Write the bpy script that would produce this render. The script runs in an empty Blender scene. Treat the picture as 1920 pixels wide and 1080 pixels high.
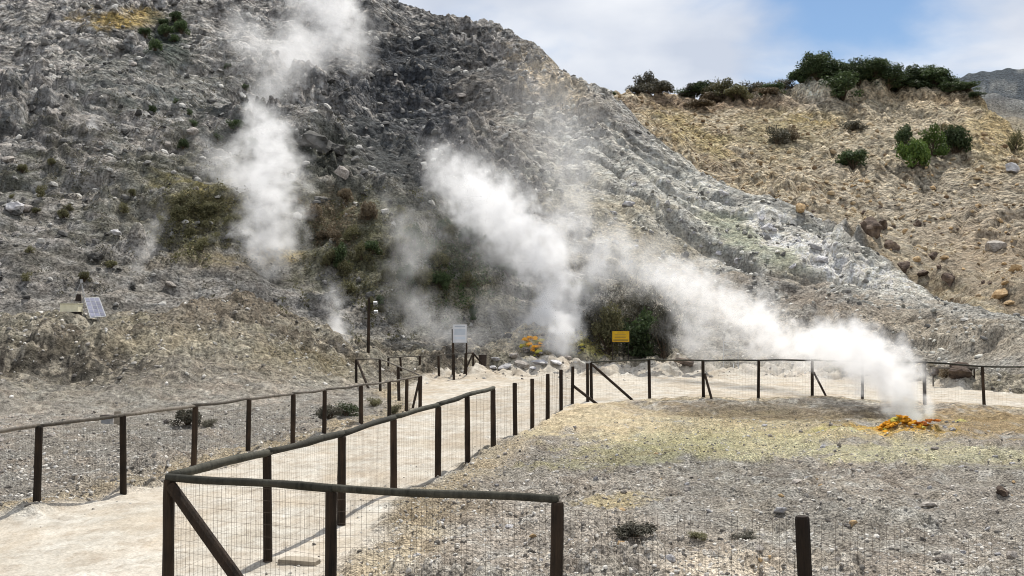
import bpy, bmesh, math, random
import numpy as np
from mathutils import Vector, Matrix

random.seed(7)
RNG = np.random.default_rng(7)
C = bpy.context.scene.collection
SC = bpy.context.scene

# ------------------------------------------------------------------ camera, world, sun, exposure
F = 1900.0
CAMZ = 2.55
PITCH = math.atan(60 / F)
cam = bpy.data.cameras.new('camera')
cam_o = bpy.data.objects.new('camera', cam)
C.objects.link(cam_o)
cam.sensor_width = 36
cam.lens = F / 1920 * 36
cam.clip_start = 0.1
cam.clip_end = 3000
cam_o.location = (0, 0, CAMZ)
cam_o.rotation_euler = (math.pi / 2 + PITCH, 0, 0)
SC.camera = cam_o
SC.render.resolution_x, SC.render.resolution_y = 1024, 576
SC.view_settings.view_transform = 'Standard'
SC.view_settings.look = 'None'
SC.view_settings.exposure = 0.10
SC.view_settings.gamma = 1.0
SC.view_settings.use_curve_mapping = False
SC.cycles.diffuse_bounces = 2
SC.cycles.transparent_max_bounces = 8
SC.cycles.volume_bounces = 6
SC.cycles.max_bounces = 8
SC.cycles.volume_step_rate = 2.0
SC.cycles.denoising_prefilter = 'ACCURATE'
SC.cycles.volume_max_steps = 256
SC.cycles.pixel_filter_type = 'BLACKMAN_HARRIS'
SC.cycles.filter_width = 1.05
SC.cycles.use_adaptive_sampling = True
SC.cycles.adaptive_threshold = 0.02

SUN_AZ, SUN_EL = math.radians(19), math.radians(59)
world = bpy.data.worlds.new('World')
SC.world = world
world.use_nodes = True


def wnodes():
    nt = world.node_tree
    nt.nodes.clear()
    N = nt.nodes.new
    L = nt.links.new
    out = N('ShaderNodeOutputWorld')
    bg = N('ShaderNodeBackground')
    bg.inputs['Strength'].default_value = 0.1
    sky = N('ShaderNodeTexSky')
    sky.sky_type = 'NISHITA'
    sky.sun_disc = False
    sky.sun_elevation = SUN_EL
    sky.sun_rotation = SUN_AZ
    sky.air_density = 1.0
    sky.dust_density = 0.2
    sky.ozone_density = 3.0
    tc = N('ShaderNodeTexCoord')
    sep = N('ShaderNodeSeparateXYZ')
    L(tc.outputs['Generated'], sep.inputs[0])
    # flatten directions on to a cloud layer
    add = N('ShaderNodeMath'); add.operation = 'ADD'; add.inputs[1].default_value = 0.25
    L(sep.outputs['Z'], add.inputs[0])
    mx = N('ShaderNodeMath'); mx.operation = 'MAXIMUM'; mx.inputs[1].default_value = 0.1
    L(add.outputs[0], mx.inputs[0])
    comb = N('ShaderNodeCombineXYZ')
    for i, ax in enumerate('XY'):
        d = N('ShaderNodeMath'); d.operation = 'DIVIDE'
        L(sep.outputs[ax], d.inputs[0]); L(mx.outputs[0], d.inputs[1]); L(d.outputs[0], comb.inputs[i])
    n1 = N('ShaderNodeTexNoise'); n1.inputs['Scale'].default_value = 2.9; n1.inputs['Detail'].default_value = 7
    n1.inputs['Roughness'].default_value = 0.5; n1.inputs['Distortion'].default_value = 0.25
    L(comb.outputs[0], n1.inputs['Vector'])
    # one wide gap in the clouds ahead to the right
    vd = N('ShaderNodeVectorMath'); vd.operation = 'DISTANCE'
    gap = Vector(((1640 - 960) / F, 1.0, (600 + 40) / F)).normalized()
    vd.inputs[1].default_value = gap
    L(tc.outputs['Generated'], vd.inputs[0])
    mr = N('ShaderNodeMapRange'); mr.inputs['From Min'].default_value = 0.01; mr.inputs['From Max'].default_value = 0.17
    mr.inputs['To Min'].default_value = -0.34; mr.inputs['To Max'].default_value = 0.15
    L(vd.outputs['Value'], mr.inputs['Value'])
    sm = N('ShaderNodeMath'); sm.operation = 'ADD'
    L(n1.outputs['Fac'], sm.inputs[0]); L(mr.outputs[0], sm.inputs[1])
    ramp = N('ShaderNodeMapRange'); ramp.interpolation_type = 'SMOOTHSTEP'
    ramp.inputs['From Min'].default_value = 0.24; ramp.inputs['From Max'].default_value = 0.62
    ramp.inputs['To Max'].default_value = 0.96
    L(sm.outputs[0], ramp.inputs['Value'])
    n2 = N('ShaderNodeTexNoise'); n2.inputs['Scale'].default_value = 3.4; n2.inputs['Detail'].default_value = 5
    n2.inputs['Roughness'].default_value = 0.45
    L(comb.outputs[0], n2.inputs['Vector'])
    cr = N('ShaderNodeValToRGB')
    cr.color_ramp.elements[0].position = 0.36; cr.color_ramp.elements[0].color = (5.9, 6.4, 7.4, 1)
    cr.color_ramp.elements[1].position = 0.66; cr.color_ramp.elements[1].color = (8.6, 8.8, 9.2, 1)
    L(n2.outputs['Fac'], cr.inputs[0])
    mix = N('ShaderNodeMix'); mix.data_type = 'RGBA'
    L(ramp.outputs[0], mix.inputs[0]); tint = N('ShaderNodeMix'); tint.data_type = 'RGBA'; tint.blend_type = 'MULTIPLY'; tint.inputs[0].default_value = 1
    tint.inputs[7].default_value = (.98, 1.0, 1.0, 1)
    L(sky.outputs[0], tint.inputs[6]); L(tint.outputs[2], mix.inputs[6]); L(cr.outputs[0], mix.inputs[7])
    L(mix.outputs[2], bg.inputs['Color'])
    L(bg.outputs[0], out.inputs['Surface'])


wnodes()
sun = bpy.data.lights.new('sun', 'SUN')
sun.energy = 4.8
sun.angle = math.radians(0.5)
sun.color = (1.0, 0.955, 0.88)
sun_o = bpy.data.objects.new('sun', sun)
C.objects.link(sun_o)
SDIR = Vector((math.sin(SUN_AZ) * math.cos(SUN_EL), math.cos(SUN_AZ) * math.cos(SUN_EL), math.sin(SUN_EL)))
sun_o.rotation_euler = SDIR.to_track_quat('Z', 'Y').to_euler()
sun_o.location = (20, 40, 60)


# ------------------------------------------------------------------ small helpers
def lin(r, g, b):
    f = lambda c: (c / 255 / 12.92) if c / 255 <= 0.04045 else ((c / 255 + 0.055) / 1.055) ** 2.4
    return (f(r), f(g), f(b))


def at(px, py, Y):
    u = (px - 960) / F
    v = (540 - py) / F
    y = math.cos(PITCH) - v * math.sin(PITCH)
    z = math.sin(PITCH) + v * math.cos(PITCH)
    return Vector((u * Y / y, Y, CAMZ + z * Y / y))


def sstep(a, b, x):
    t = np.clip((x - a) / (b - a), 0, 1)
    return t * t * (3 - 2 * t)


def hash2(ix, iy, seed):
    h = (ix.astype(np.int64) * 374761393 + iy.astype(np.int64) * 668265263 + seed * 1442695041) & 0xFFFFFFFF
    h = ((h ^ (h >> 13)) * 1274126177) & 0xFFFFFFFF
    h = ((h ^ (h >> 16)) * 2246822519) & 0xFFFFFFFF
    h = h ^ (h >> 15)
    return (h & 0xFFFFFF).astype(np.float32) / np.float32(0xFFFFFF)


def perlin(x, y, seed=0):
    ix = np.floor(x); iy = np.floor(y)
    fx = (x - ix).astype(np.float32); fy = (y - iy).astype(np.float32)
    ux = fx * fx * fx * (fx * (fx * 6 - 15) + 10)
    uy = fy * fy * fy * (fy * (fy * 6 - 15) + 10)

    def g(dx, dy):
        a = hash2(ix + dx, iy + dy, seed) * np.float32(6.2831853)
        return np.cos(a) * (fx - dx) + np.sin(a) * (fy - dy)
    a = g(0, 0); b = g(1, 0); c = g(0, 1); d = g(1, 1)
    return ((a + (b - a) * ux) * (1 - uy) + (c + (d - c) * ux) * uy) * 1.5


def fbm(x, y, octv, seed=0, gain=0.5):
    s = np.zeros_like(x, dtype=np.float32); a = 1.0
    for o in range(octv):
        s += a * perlin(x, y, seed + o * 17)
        a *= gain; x = x * 2.03 + 11.3; y = y * 2.03 - 7.7
    return s


def worley(x, y, seed=0):
    """stones: returns (profile 0..1, per-cell random)."""
    ix = np.floor(x); iy = np.floor(y)
    best = np.full(x.shape, -1.0, np.float32); cid = np.zeros(x.shape, np.float32)
    for dx in (-1, 0, 1):
        for dy in (-1, 0, 1):
            cx = ix + dx; cy = iy + dy
            h1 = hash2(cx, cy, seed); h2 = hash2(cx, cy, seed + 5); h3 = hash2(cx, cy, seed + 9)
            px = cx + 0.15 + 0.7 * h1; py = cy + 0.15 + 0.7 * h2
            r = 0.26 + 0.44 * h3 * h3
            an = h1 * 6.28
            ex = (x - px) * np.cos(an) + (y - py) * np.sin(an)
            ey = -(x - px) * np.sin(an) + (y - py) * np.cos(an)
            d2 = (ex / r) ** 2 + (ey / (r * (0.55 + 0.4 * h2))) ** 2
            p = np.minimum(np.maximum(0, 1 - d2) * 2.2, 1 + .35 * ex / r * np.cos(h2 * 40) + .3 * ey / r) * r * 1.25
            m = p > best
            best = np.where(m, p, best); cid = np.where(m, h3 * 0.5 + h1 * 0.5, cid)
    return np.maximum(best, 0), cid


# ------------------------------------------------------------------ the lie of the land
def K(px, *kn):
    u = (px - 960) / F
    th = math.atan(u)
    out = []
    for Y, v in kn:
        z = v[0] if isinstance(v, tuple) else CAMZ + (600 - v) / F * Y
        out.append((Y / math.cos(th), z))
    return th, out


T = lambda z: (z,)
HB = [(165, T(48)), (180, T(42)), (190, T(38)), (200, T(34)), (220, T(24)), (330, T(24)), (520, T(8))]


def back(a, z):
    return [(a + 12, T(z - 4)), (a + 30, T(z - 8)), (a + 40, T(z - 9)), (a + 50, T(z - 10)), (a + 70, T(z - 14)), (330, T(22)), (520, T(8))]


cols = [
    K(-700, (10, T(0)), (24, T(0)), (34, T(1.6)), (38, T(1.6)), (42, T(2.0)), (70, T(17)), (145, T(52)), *HB),
    K(0, (10, T(0)), (27, T(0)), (40, 604), (44, T(2.3)), (48, T(2.5)), (75, T(18.5)), (150, T(58)), *HB),
    K(300, (10, T(0)), (29, T(0)), (42, 602), (47, T(2.3)), (52, T(2.7)), (78, T(18.6)), (150, T(58)), *HB),
    K(450, (10, T(0)), (31, T(0)), (47, 550), (51, T(3.5)), (55, T(3.9)), (80, T(18.6)), (146, T(54)), *HB),
    K(560, (10, T(0)), (33, T(0)), (47, 598), (51, T(2.2)), (56, T(2.6)), (82, T(18)), (141, T(50)), *back(141, 50)),
    K(660, (10, T(0)), (36, T(0)), (46, 655), (50, T(1.0)), (56, T(1.5)), (84, T(17)), (136, -45), *back(136, 47)),
    K(740, (10, T(0)), (40, T(0)), (46, T(.5)), (50, T(.8)), (57, T(1.3)), (86, T(17)), (131, 4), *back(131, 43)),
    K(900, (10, T(0)), (44, T(0)), (48, T(.2)), (52, T(.6)), (58, T(1.4)), (86, T(16.5)), (126, 30), *back(126, 40)),
    K(1000, (10, T(0)), (46, T(0)), (50, T(.2)), (54, T(.7)), (60, T(1.6)), (88, T(16.3)), (120, 85), *back(120, 35)),
    K(1060, (10, T(0)), (46, T(0)), (50, T(.2)), (54, T(.6)), (60, T(1.5)), (87, T(15.5)), (116, 124), *back(116, 30)),
    K(1130, (10, T(0)), (46, T(0)), (50, T(.1)), (54, T(.4)), (60, T(1.3)), (85, T(14)), (110, 166),
      (118, T(26)), (130, 196), (145, 182), (160, 170), (178, T(30)), (330, T(24)), (520, T(8))),
    K(1220, (10, T(0)), (46, T(0)), (50, T(.1)), (54, T(.3)), (58, T(1)), (80, T(11.5)), (102, 240),
      (106, T(20.6)), (125, 215), (145, 190), (160, 165), (178, T(30)), (330, T(24)), (520, T(8))),
    K(1300, (10, T(0)), (46, T(0)), (50, T(.1)), (53, T(.3)), (57, T(.8)), (76, T(9)), (95, 303),
      (99, T(16.6)), (120, 255), (145, 200), (160, 176), (178, T(28)), (330, T(24)), (520, T(8))),
    K(1420, (10, T(0)), (45, T(0)), (49, T(.1)), (52, T(.2)), (55, T(.6)), (70, T(6.2)), (85, 370),
      (89, T(12.2)), (115, 290), (145, 198), (160, 176), (178, T(28)), (330, T(24)), (520, T(8))),
    K(1490, (10, T(0)), (45, T(0)), (48, T(.1)), (51, T(.2)), (54, T(.55)), (67, T(5)), (80, 405),
      (84, T(10.4)), (113, 300), (145, 192), (157, 168), (178, T(28)), (330, T(24)), (520, T(8))),
    K(1545, (10, T(0)), (44, T(0)), (47, T(.1)), (50, T(.2)), (53, T(.5)), (65, T(4.3)), (77, 432),
      (81, T(8.9)), (110, 320), (143, 190), (150, 137), (178, T(28)), (330, T(24)), (520, T(8))),
    K(1660, (10, T(0)), (42, T(0)), (45, T(.1)), (47, T(.2)), (50, T(.4)), (59, T(2.7)), (69, 493),
      (73, T(6.4)), (108, 330), (143, 195), (150, 127), (178, T(28)), (330, T(24)), (520, T(8))),
    K(1760, (10, T(0)), (39, T(0)), (41, T(.1)), (43, T(.15)), (46, T(.3)), (54, T(1.8)), (63, 543),
      (66, T(4.5)), (105, 340), (142, 190), (150, 128), (178, T(28)), (330, 140), (520, T(30))),
    K(1840, (10, T(0)), (37, T(0)), (39, T(.1)), (40, T(.15)), (43, T(.3)), (50, T(1.3)), (58, 580),
      (61, T(3.3)), (103, 350), (138, 200), (146, 150), (178, T(24)), (330, 126), (520, T(30))),
    K(1890, (10, T(0)), (36, T(0)), (38, T(.1)), (39, T(.15)), (41, T(.3)), (48, T(1.1)), (56, 596),
      (60, T(3.0)), (100, 362), (125, 262), (135, 216), (170, T(22)), (330, 128), (520, T(30))),
    K(1925, (10, T(0)), (35, T(0)), (37, T(.1)), (38, T(.15)), (40, T(.3)), (46, T(.9)), (54, 604),
      (58, T(2.8)), (98, 380), (116, 305), (125, 268), (165, T(20)), (330, 132), (520, T(30))),
    K(2100, (10, T(0)), (34, T(0)), (36, T(.1)), (37, T(.15)), (39, T(.3)), (44, T(.9)), (50, T(1.8)),
      (56, T(2.4)), (90, 440), (105, 400), (115, 380), (160, T(15)), (330, 145), (520, T(30))),
    K(2600, (10, T(0)), (33, T(0)), (35, T(.1)), (36, T(.15)), (38, T(.3)), (42, T(.8)), (46, T(1.5)),
      (50, T(2.4)), (80, T(9)), (95, T(13)), (110, T(16)), (150, T(20)), (330, T(45)), (520, T(30))),
]
RIM = [10, 30, 34, 38, 44, 70, 110, 125, 140, 150, 160, 190, 330, 520]
for deg in (75, 120, 180):
    zs = [0, 0, .2, .4, 1, 7, 15, 15, 15, 15, 15, 14, 12, 8]
    for s in (-1, 1):
        if deg == 75:
            zz = [z * (1.8 if s < 0 else 1.2) for z in zs]
        else:
            zz = zs
        cols.append((math.radians(deg) * s, list(zip(RIM, zz))))
cols.sort(key=lambda c: c[0])
TH = np.array([c[0] for c in cols])
RK = np.array([[k[0] for k in c[1]] for c in cols]); ZK = np.array([[k[1] for k in c[1]] for c in cols])
NK = RK.shape[1]
# look-up table over (theta, log r)
NTH, NR = 2881, 900
tth = np.linspace(-math.pi, math.pi, NTH)
trr = np.geomspace(2.0, 900.0, NR)
TAB = np.zeros((NTH, NR)); QAB = np.zeros((NTH, NR))
for i, t in enumerate(tth):
    rk = np.array([np.interp(t, TH, RK[:, k]) for k in range(NK)])
    zk = np.array([np.interp(t, TH, ZK[:, k]) for k in range(NK)])
    TAB[i] = np.interp(trr, rk, zk)
    QAB[i] = np.interp(trr, rk, np.arange(NK))
def blur(A, s, axis):
    n = int(3 * s) + 1
    k = np.exp(-0.5 * (np.arange(-n, n + 1) / s) ** 2); k /= k.sum()
    P = np.take(A, np.clip(np.arange(-n, A.shape[axis] + n), 0, A.shape[axis] - 1), axis=axis)
    out = np.zeros_like(A)
    for j, w in enumerate(k):
        out += w * np.take(P, np.arange(j, j + A.shape[axis]), axis=axis)
    return out


TAB = blur(blur(TAB, 5, 0), 2.0, 1)
QAB = blur(QAB, 4, 0)


def lut(A, x, y):
    th = np.arctan2(x, y); r = np.hypot(x, y)
    fi = (th + math.pi) / (2 * math.pi) * (NTH - 1)
    fj = np.clip(np.log(np.maximum(r, 2.001) / 2.0) / math.log(450.0) * (NR - 1), 0, NR - 1.001)
    i = np.clip(np.floor(fi).astype(int), 0, NTH - 2); j = np.floor(fj).astype(int)
    a = fi - i; b = fj - j
    return (A[i, j] * (1 - a) * (1 - b) + A[i + 1, j] * a * (1 - b) + A[i, j + 1] * (1 - a) * b + A[i + 1, j + 1] * a * b)


def march(hfun, px, py, y0=8.0, y1=380.0):
    """first point where the sight line of a photo pixel meets the ground."""
    Ys = np.geomspace(y0, y1, 1100)
    d = at(px, py, 1.0) - Vector((0, 0, CAMZ))
    X = d.x * Ys; Z = CAMZ + d.z * Ys
    below = Z < hfun(X, Ys)
    k = int(np.argmax(below)) if below.any() else len(Ys) - 1
    return float(X[k]), float(Ys[k]), float(Z[k])


H0 = lambda x, y: lut(TAB, x, y)

# road: a polygon on the crater floor
ROAD = np.array([(-14, 3), (-12, 9), (-8.6, 11.2), (-6.55, 13.5), (-5.75, 15.3), (-5.35, 17.2), (-4.9, 19.1), (-4.45, 20.8),
                 (-4.1, 22.3), (-3.6, 24.5), (-3.15, 26.9), (-2.75, 28.6), (-3.2, 32), (-4.2, 36), (-4.0, 42), (-2.9, 46), (-.6, 48.5), (1.1, 51),
                 (5.3, 52), (12, 51), (16.2, 45), (17, 39.7), (18, 36), (30, 33), (45, 30), (45, 26), (24, 28.2), (15.5, 29.6), (13, 31.2), (11.2, 33),
                 (6, 33.4), (3.2, 32.0), (2.2, 30.6), (1.75, 29.5), (1.35, 27.9), (.85, 25.2), (.4, 23.2), (-.05, 21.8), (-.5, 19.8),
                 (-.9, 17.6), (-1.3, 16.1), (-1.6, 14.3), (-1.5, 12.0), (-1.9, 10.0), (-2.4, 8.0), (-2.2, 3)])


def poly_sd(x, y, P):
    """signed distance, positive inside"""
    n = len(P); d = np.full(x.shape, 1e9); ins = np.zeros(x.shape, bool)
    for i in range(n):
        ax, ay = P[i]; bx, by = P[(i + 1) % n]
        ex, ey = bx - ax, by - ay
        t = np.clip(((x - ax) * ex + (y - ay) * ey) / (ex * ex + ey * ey), 0, 1)
        d = np.minimum(d, (x - ax - t * ex) ** 2 + (y - ay - t * ey) ** 2)
        c = ((ay > y) != (by > y)) & (x < (bx - ax) * (y - ay) / ((by - ay) if by != ay else 1e-9) + ax)
        ins ^= c
    d = np.sqrt(d)
    return np.where(ins, d, -d)


BUMPS = []   # (x, y, radius x, radius y, height)
for px, py, rx, ry, h in [(600, 275, 3.2, 2.6, 2.2), (575, 300, 2.5, 2.5, 1.4), (480, 505, 3.4, 1.6, -0.9), (470, 520, 4.5, 1.4, 0.9),
                          (385, 410, 4.0, 3.0, 1.2), (1230, 260, 3.0, 3.0, 1.0), (1130, 200, 4, 4, .8), (300, 70, 4, 5, -1.8),
                          (800, 170, 9, 6, -3.6), (900, 110, 8, 5, -2.2), (720, 240, 6, 5, -1.6), (700, 60, 5, 4, 1.6), (830, 265, 7, 3, 1.5), (700, 470, 5, 4, 1.5), (880, 470, 4, 4, 1.6), (770, 540, 4, 3, .9),
                          (1120, 230, 3, 3, 1.0), (430, 90, 4, 4, 1.0), (640, 40, 6, 5, 1.4), (900, 120, 7, 5, 1.0),
                          (1545, 165, 2.2, 5, 1.0), (1590, 162, 1.8, 5, -1.1), (1640, 150, 2.5, 4, .8), (1690, 160, 1.8, 4, -.7), (1760, 165, 3, 4, -.8), (1560, 480, 2.2, 1.4, .7), (1430, 410, 2.5, 2, .6), (1290, 430, 3, 2, .7)]:
    x, y, z = march(H0, px, py)
    BUMPS.append((x, y, rx, ry, h))
BUMPS += [(2.0, 54.2, 2.6, 2.0, 0.95), (3.6, 54.5, 1.6, 1.5, .55), (0.3, 53.8, 1.3, 1.1, .45)]
for px, rx, h in ((60, 2.2, -.7), (190, 1.5, -.5)):          # dark hollow under the knoll
    BUMPS.append((at(px, 690, 34).x, 33.5, rx, 1.6, h))


def terrain(x, y, dr):
    """height, colour at world x, y; dr = local mesh spacing, so finer relief than that is left out."""
    q = lut(QAB, x, y)
    h = H0(x, y)
    r = np.hypot(x, y)
    x32 = x.astype(np.float32); y32 = y.astype(np.float32)
    # distance from the road and the flats
    rd = poly_sd(x, y, ROAD) + 0.18 * fbm(x * 1.3, y * 1.3, 3, 3)
    road = sstep(-0.15, 0.35, rd)
    hill = sstep(3.6, 4.6, q)                                     # the slopes
    knoll = sstep(0.9, 1.7, q) * (1 - sstep(3.2, 4.2, q))
    main = hill * (1 - sstep(6.3, 6.7, q))
    backh = sstep(6.5, 7.0, q) * (1 - sstep(11.2, 11.8, q))
    far = sstep(11.2, 11.8, q)
    fade = lambda lam: sstep(1.6, 3.5, lam / dr)
    # wide undulation
    h = h + hill * (1.3 * fbm(x / 16, y / 16, 2, 21) + (1 - 0.3 * backh) * 0.9 * (0.5 - np.abs(fbm(x / 9, y / 12, 3, 33))) * 1.2)
    h = h + knoll * (0.46 * fbm(x / 3.2, y / 3.2, 4, 40) + .18 * fbm(x / 1.5, y / 1.3, 4, 41, .6)) + (1 - hill) * (1 - road) * 0.10 * fbm(x / 2.2, y / 1.8, 4, 44)
    h = h + far * 4 * fbm(x / 30, y / 30, 4, 50)
    for bx, by, rx, ry, bh in BUMPS:
        h = h + bh * np.exp(-((x - bx) / rx) ** 2 - ((y - by) / ry) ** 2)
    # ditch in front of the far fence
    yc = 27.6 - 0.10 * (x - 8)
    dit = np.exp(-((y - yc) / 1.5) ** 2) * sstep(2.6, 5.2, x) * (1 - sstep(14, 17, x))
    h = h - 0.30 * dit
    h = h + 0.10 * np.exp(-((y - yc + 3.6) / 1.6) ** 2) * sstep(1, 5, x) * (1 - sstep(14, 19, x))
    # strata and gullies on the slopes: ledges follow the height, tilting down to the right on the right flank
    flank = sstep(2, 14, x)
    s = h + 0.42 * x * flank + 2.2 * fbm(x / 14, y / 14, 2, 60)
    st = perlin(s * 0.55, x * 0.09 + y * .05, 61) * 0.6 + perlin(s * 1.25, x * 0.16, 62) * 0.42 + perlin(s * 2.7, x * 0.3 + y * .2, 64) * 0.22
    ledge = np.abs(st)
    h = h + main * ((0.95 + .5 * (1 - flank)) * st + 0.7 * (0.35 - ledge))
    # gullies running down the slope
    gx = x / 2.6 + 0.9 * fbm(x / 8, y / 8, 2, 70)
    gl = perlin(gx, y / 14, 71)
    h = h - (main * 0.7 + backh * 1.3) * np.maximum(0, 0.35 - np.abs(gl)) * (1 + fbm(x / 20, y / 20, 2, 72))
    h = h - backh * (1 - far) * 3.2 * np.maximum(0, .22 - np.abs(perlin(x / 6.5 + .8 * fbm(x / 12, y / 12, 3, 67), y / 45, 68)))
    flu = sstep(8.8, 9.3, q) * (1 - sstep(9.9, 10.3, q))
    h = h + flu * 2.2 * (np.abs(perlin(x / 2.1 + .4 * fbm(x / 5, y / 5, 2, 73), y / 9, 74)) - .3)
    crag = sstep(0.0, 0.5, fbm(x / 11, y / 11, 2, 75))
    flk = sstep(0, 12, x - (y - 60) * .02)
    al = (x32 * .38 - y32 * .92); cr_ = (x32 * .92 + y32 * .38)
    wx = (1.2 * fbm(x / 6, y / 6, 2, 78)).astype(np.float32)
    ash = sstep(-.1, .45, fbm(x / 10 + 4, y / 14, 3, 76))          # smooth ash between the craggy parts
    rugged = (1 - .75 * ash * (1 - .3 * crag))
    for lam, amp, sd in ((4.5, .50, 80), (2.1, .26, 81), (1.05, .13, 82), (.55, .07, 83)):
        n_a = perlin((x32 + wx) / (2.3 * lam), y32 / (.85 * lam), sd)
        n_b = perlin(al / (3.2 * lam), (cr_ + wx) / (.9 * lam), sd + 1)
        nz = n_a * (1 - flk) + n_b * flk
        nz = 0.45 - np.abs(nz) * 1.5
        h = h + fade(lam) * amp * nz * (main * (0.5 + 1.1 * crag) * rugged * (1 - .35 * flk) + backh * (0.15 + .35 * crag) + far * 2)
    for lam, amp, sd in ((1.1, .12, 90), (.5, .11, 91), (.25, .08, 92)):
        h = h + fade(lam) * amp * perlin(x32 / lam, y32 / lam, sd) * (knoll * 1.6 + (1 - hill) * (1 - knoll) * (1 - road) * 0.55)
    # loose stones
    tone = np.zeros(x.shape, np.float32)
    patch = sstep(-.25, .35, fbm(x / 1.7, y / 1.7, 2, 100))
    rub = (1 - hill) * (1 - road)
    for lam, amp, sd, wf, wh in ((.16, .55, 110, 1.0, 0), (.34, .45, 120, .7, 0), (.75, .6, 130, .10, 1.0), (1.6, .62, 140, 0.0, 1.1), (3.4, .5, 150, 0, .9)):
        w = rub * wf * (0.25 + 0.75 * patch) + hill * wh * (0.3 + 0.7 * crag) * rugged * (1 - .62 * flk * main) * (1 - .35 * backh) + knoll * (.5 if .3 < lam < 1 else 0)
        if lam < .2:
            w = w * (r < 40)
        p, cid = worley(x32 / lam, y32 / lam, sd)
        hgt = p * lam * amp * w * fade(lam * 0.8)
        h = h + hgt
        tone += (cid - 0.5) * (p > 0.05) * np.minimum(w, 1) * 1.0
    # wheel-worn road, faint
    h = h + road * (0.016 * fbm(x * 1.1, y * 0.8, 4, 160) + .012 * np.minimum(0, perlin(x32 * 3.6, y32 * 3.0, 162)) * fade(.28) + .007 * perlin(x32 * 8, y32 * 8, 161) * fade(.14)) - road * 0.03
    return h, dict(q=q, road=road, rd=rd, hill=hill, knoll=knoll, main=main, backh=backh, far=far, tone=tone,
                   patch=patch, crag=crag, flk=flk, ash=ash, st=st, dit=dit, gl=gl)


# ---- polar grid
th_in = np.linspace(math.radians(-29.5), math.radians(29.5), 930)
th_l = np.linspace(-math.pi, math.radians(-29.5), 60)[:-1]
th_r = np.linspace(math.radians(29.5), math.pi, 60)[1:]
gth = np.concatenate([th_l, th_in, th_r])
gr = [0.4]
while gr[-1] < 850:
    r = gr[-1]
    if r < 6.2: d = 0.45
    elif r < 36: d = max(0.034, r * 0.0040)
    elif r < 60: d = 0.15
    elif r < 165: d = 0.16 + (r - 60) * 0.0012
    else: d = 0.4 + (r - 165) * 0.04
    gr.append(r + d)
gr = np.array(gr)
NT, NG = len(gth), len(gr)
GT, GR = np.meshgrid(gth, gr)
GX = GR * np.sin(GT); GY = GR * np.cos(GT)
dth = np.gradient(gth)
DR = np.maximum(np.gradient(gr)[:, None] * np.ones((1, NT)) * np.where(GR > 60, .8, 1), GR * dth[None, :])
GZ, M = terrain(GX.ravel(), GY.ravel(), DR.ravel())
GZ = GZ.reshape(NG, NT)


def ground(x, y):
    x = np.atleast_1d(np.asarray(x, float)); y = np.atleast_1d(np.asarray(y, float))
    t = np.arctan2(x, y); r = np.clip(np.hypot(x, y), gr[0], gr[-1] - .01)
    fi = np.interp(r, gr, np.arange(NG)); fj = np.interp(t, gth, np.arange(NT))
    i = np.minimum(fi.astype(int), NG - 2); j = np.minimum(fj.astype(int), NT - 2)
    a = fi - i; b = fj - j
    return GZ[i, j] * (1 - a) * (1 - b) + GZ[i + 1, j] * a * (1 - b) + GZ[i, j + 1] * (1 - a) * b + GZ[i + 1, j + 1] * a * b


G = lambda x, y: float(ground(x, y)[0])
hit = lambda px, py, y0=8.0: march(ground, px, py, y0)
# ---- colour of the ground (albedo), zones with ragged edges
X, Y, Z = GX.ravel(), GY.ravel(), GZ.ravel()
VY = np.maximum(Y, .5)
PX = 960 + F * X / VY            # where a patch of ground lies as seen along the main axis: used only to place colour zones
PY = 600 - F * (Z - CAMZ) / VY
hm_ = sstep(30, 60, GR.ravel())
SZ = Y * .6 + Z * 1.1
wob = fbm(X / .9, Y / .9, 4, 200) * (1 - hm_) + fbm(X / 3.6, SZ / 3.6, 5, 201) * hm_
wob2 = fbm(X / .30 + 9, Y / .30, 3, 205) * (1 - hm_) + fbm(X / 1.3, SZ / .9, 3, 206, .65) * hm_
mot = fbm(X / 5.1, Y / 5.1, 4, 210)
fine = fbm(X / .09, Y / .13, 2, 215, .7) * (1 - hm_) + fbm(X / .45, SZ / .4, 2, 216, .8) * hm_


def blob(px, py, rx, ry, rot=0, soft=.5, k=.55):
    c, s = math.cos(math.radians(rot)), math.sin(math.radians(rot))
    dx, dy = PX - px, PY - py
    a = (dx * c + dy * s) / rx; b = (-dx * s + dy * c) / ry
    d = np.sqrt(a * a + b * b) + k * wob + .3 * wob2
    return (1 - sstep(1 - soft, 1 + soft, d)) * (Y > 1)


COL = np.zeros((len(X), 3), np.float32)


def lay(mask, rgb, amt=1.0):
    m = (np.clip(mask, 0, 1) * amt)[:, None].astype(np.float32)
    COL[:] = COL * (1 - m) + np.array(lin(*rgb), np.float32)[None] * m


road, hill, knoll, main, backh, far = (M[k] for k in ('road', 'hill', 'knoll', 'main', 'backh', 'far'))
rub = (1 - hill) * (1 - road)
COL[:] = lin(168, 160, 150)
lay(sstep(-.3, .4, mot), (150, 146, 138))
lay(sstep(.1, .6, wob), (174, 168, 157), .6)
lay(sstep(.15, .6, wob2) * rub, (196, 193, 186), .6)
lay(sstep(.2, .6, fbm(X / 1.1, Y / 1.1, 3, 222)) * rub, (120, 112, 104), .5)
# left floor behind the fence: grey mauve rubble, tan verge
left = (1 - sstep(-6.5, -2.5, X + (Y - 20) * -.25)) * rub
lay(left * sstep(-.4, .2, wob), (150, 146, 139), .8)
lay(np.exp(-((M['rd'] + .35) / .4) ** 2) * rub, (196, 180, 150), .65)
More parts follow.
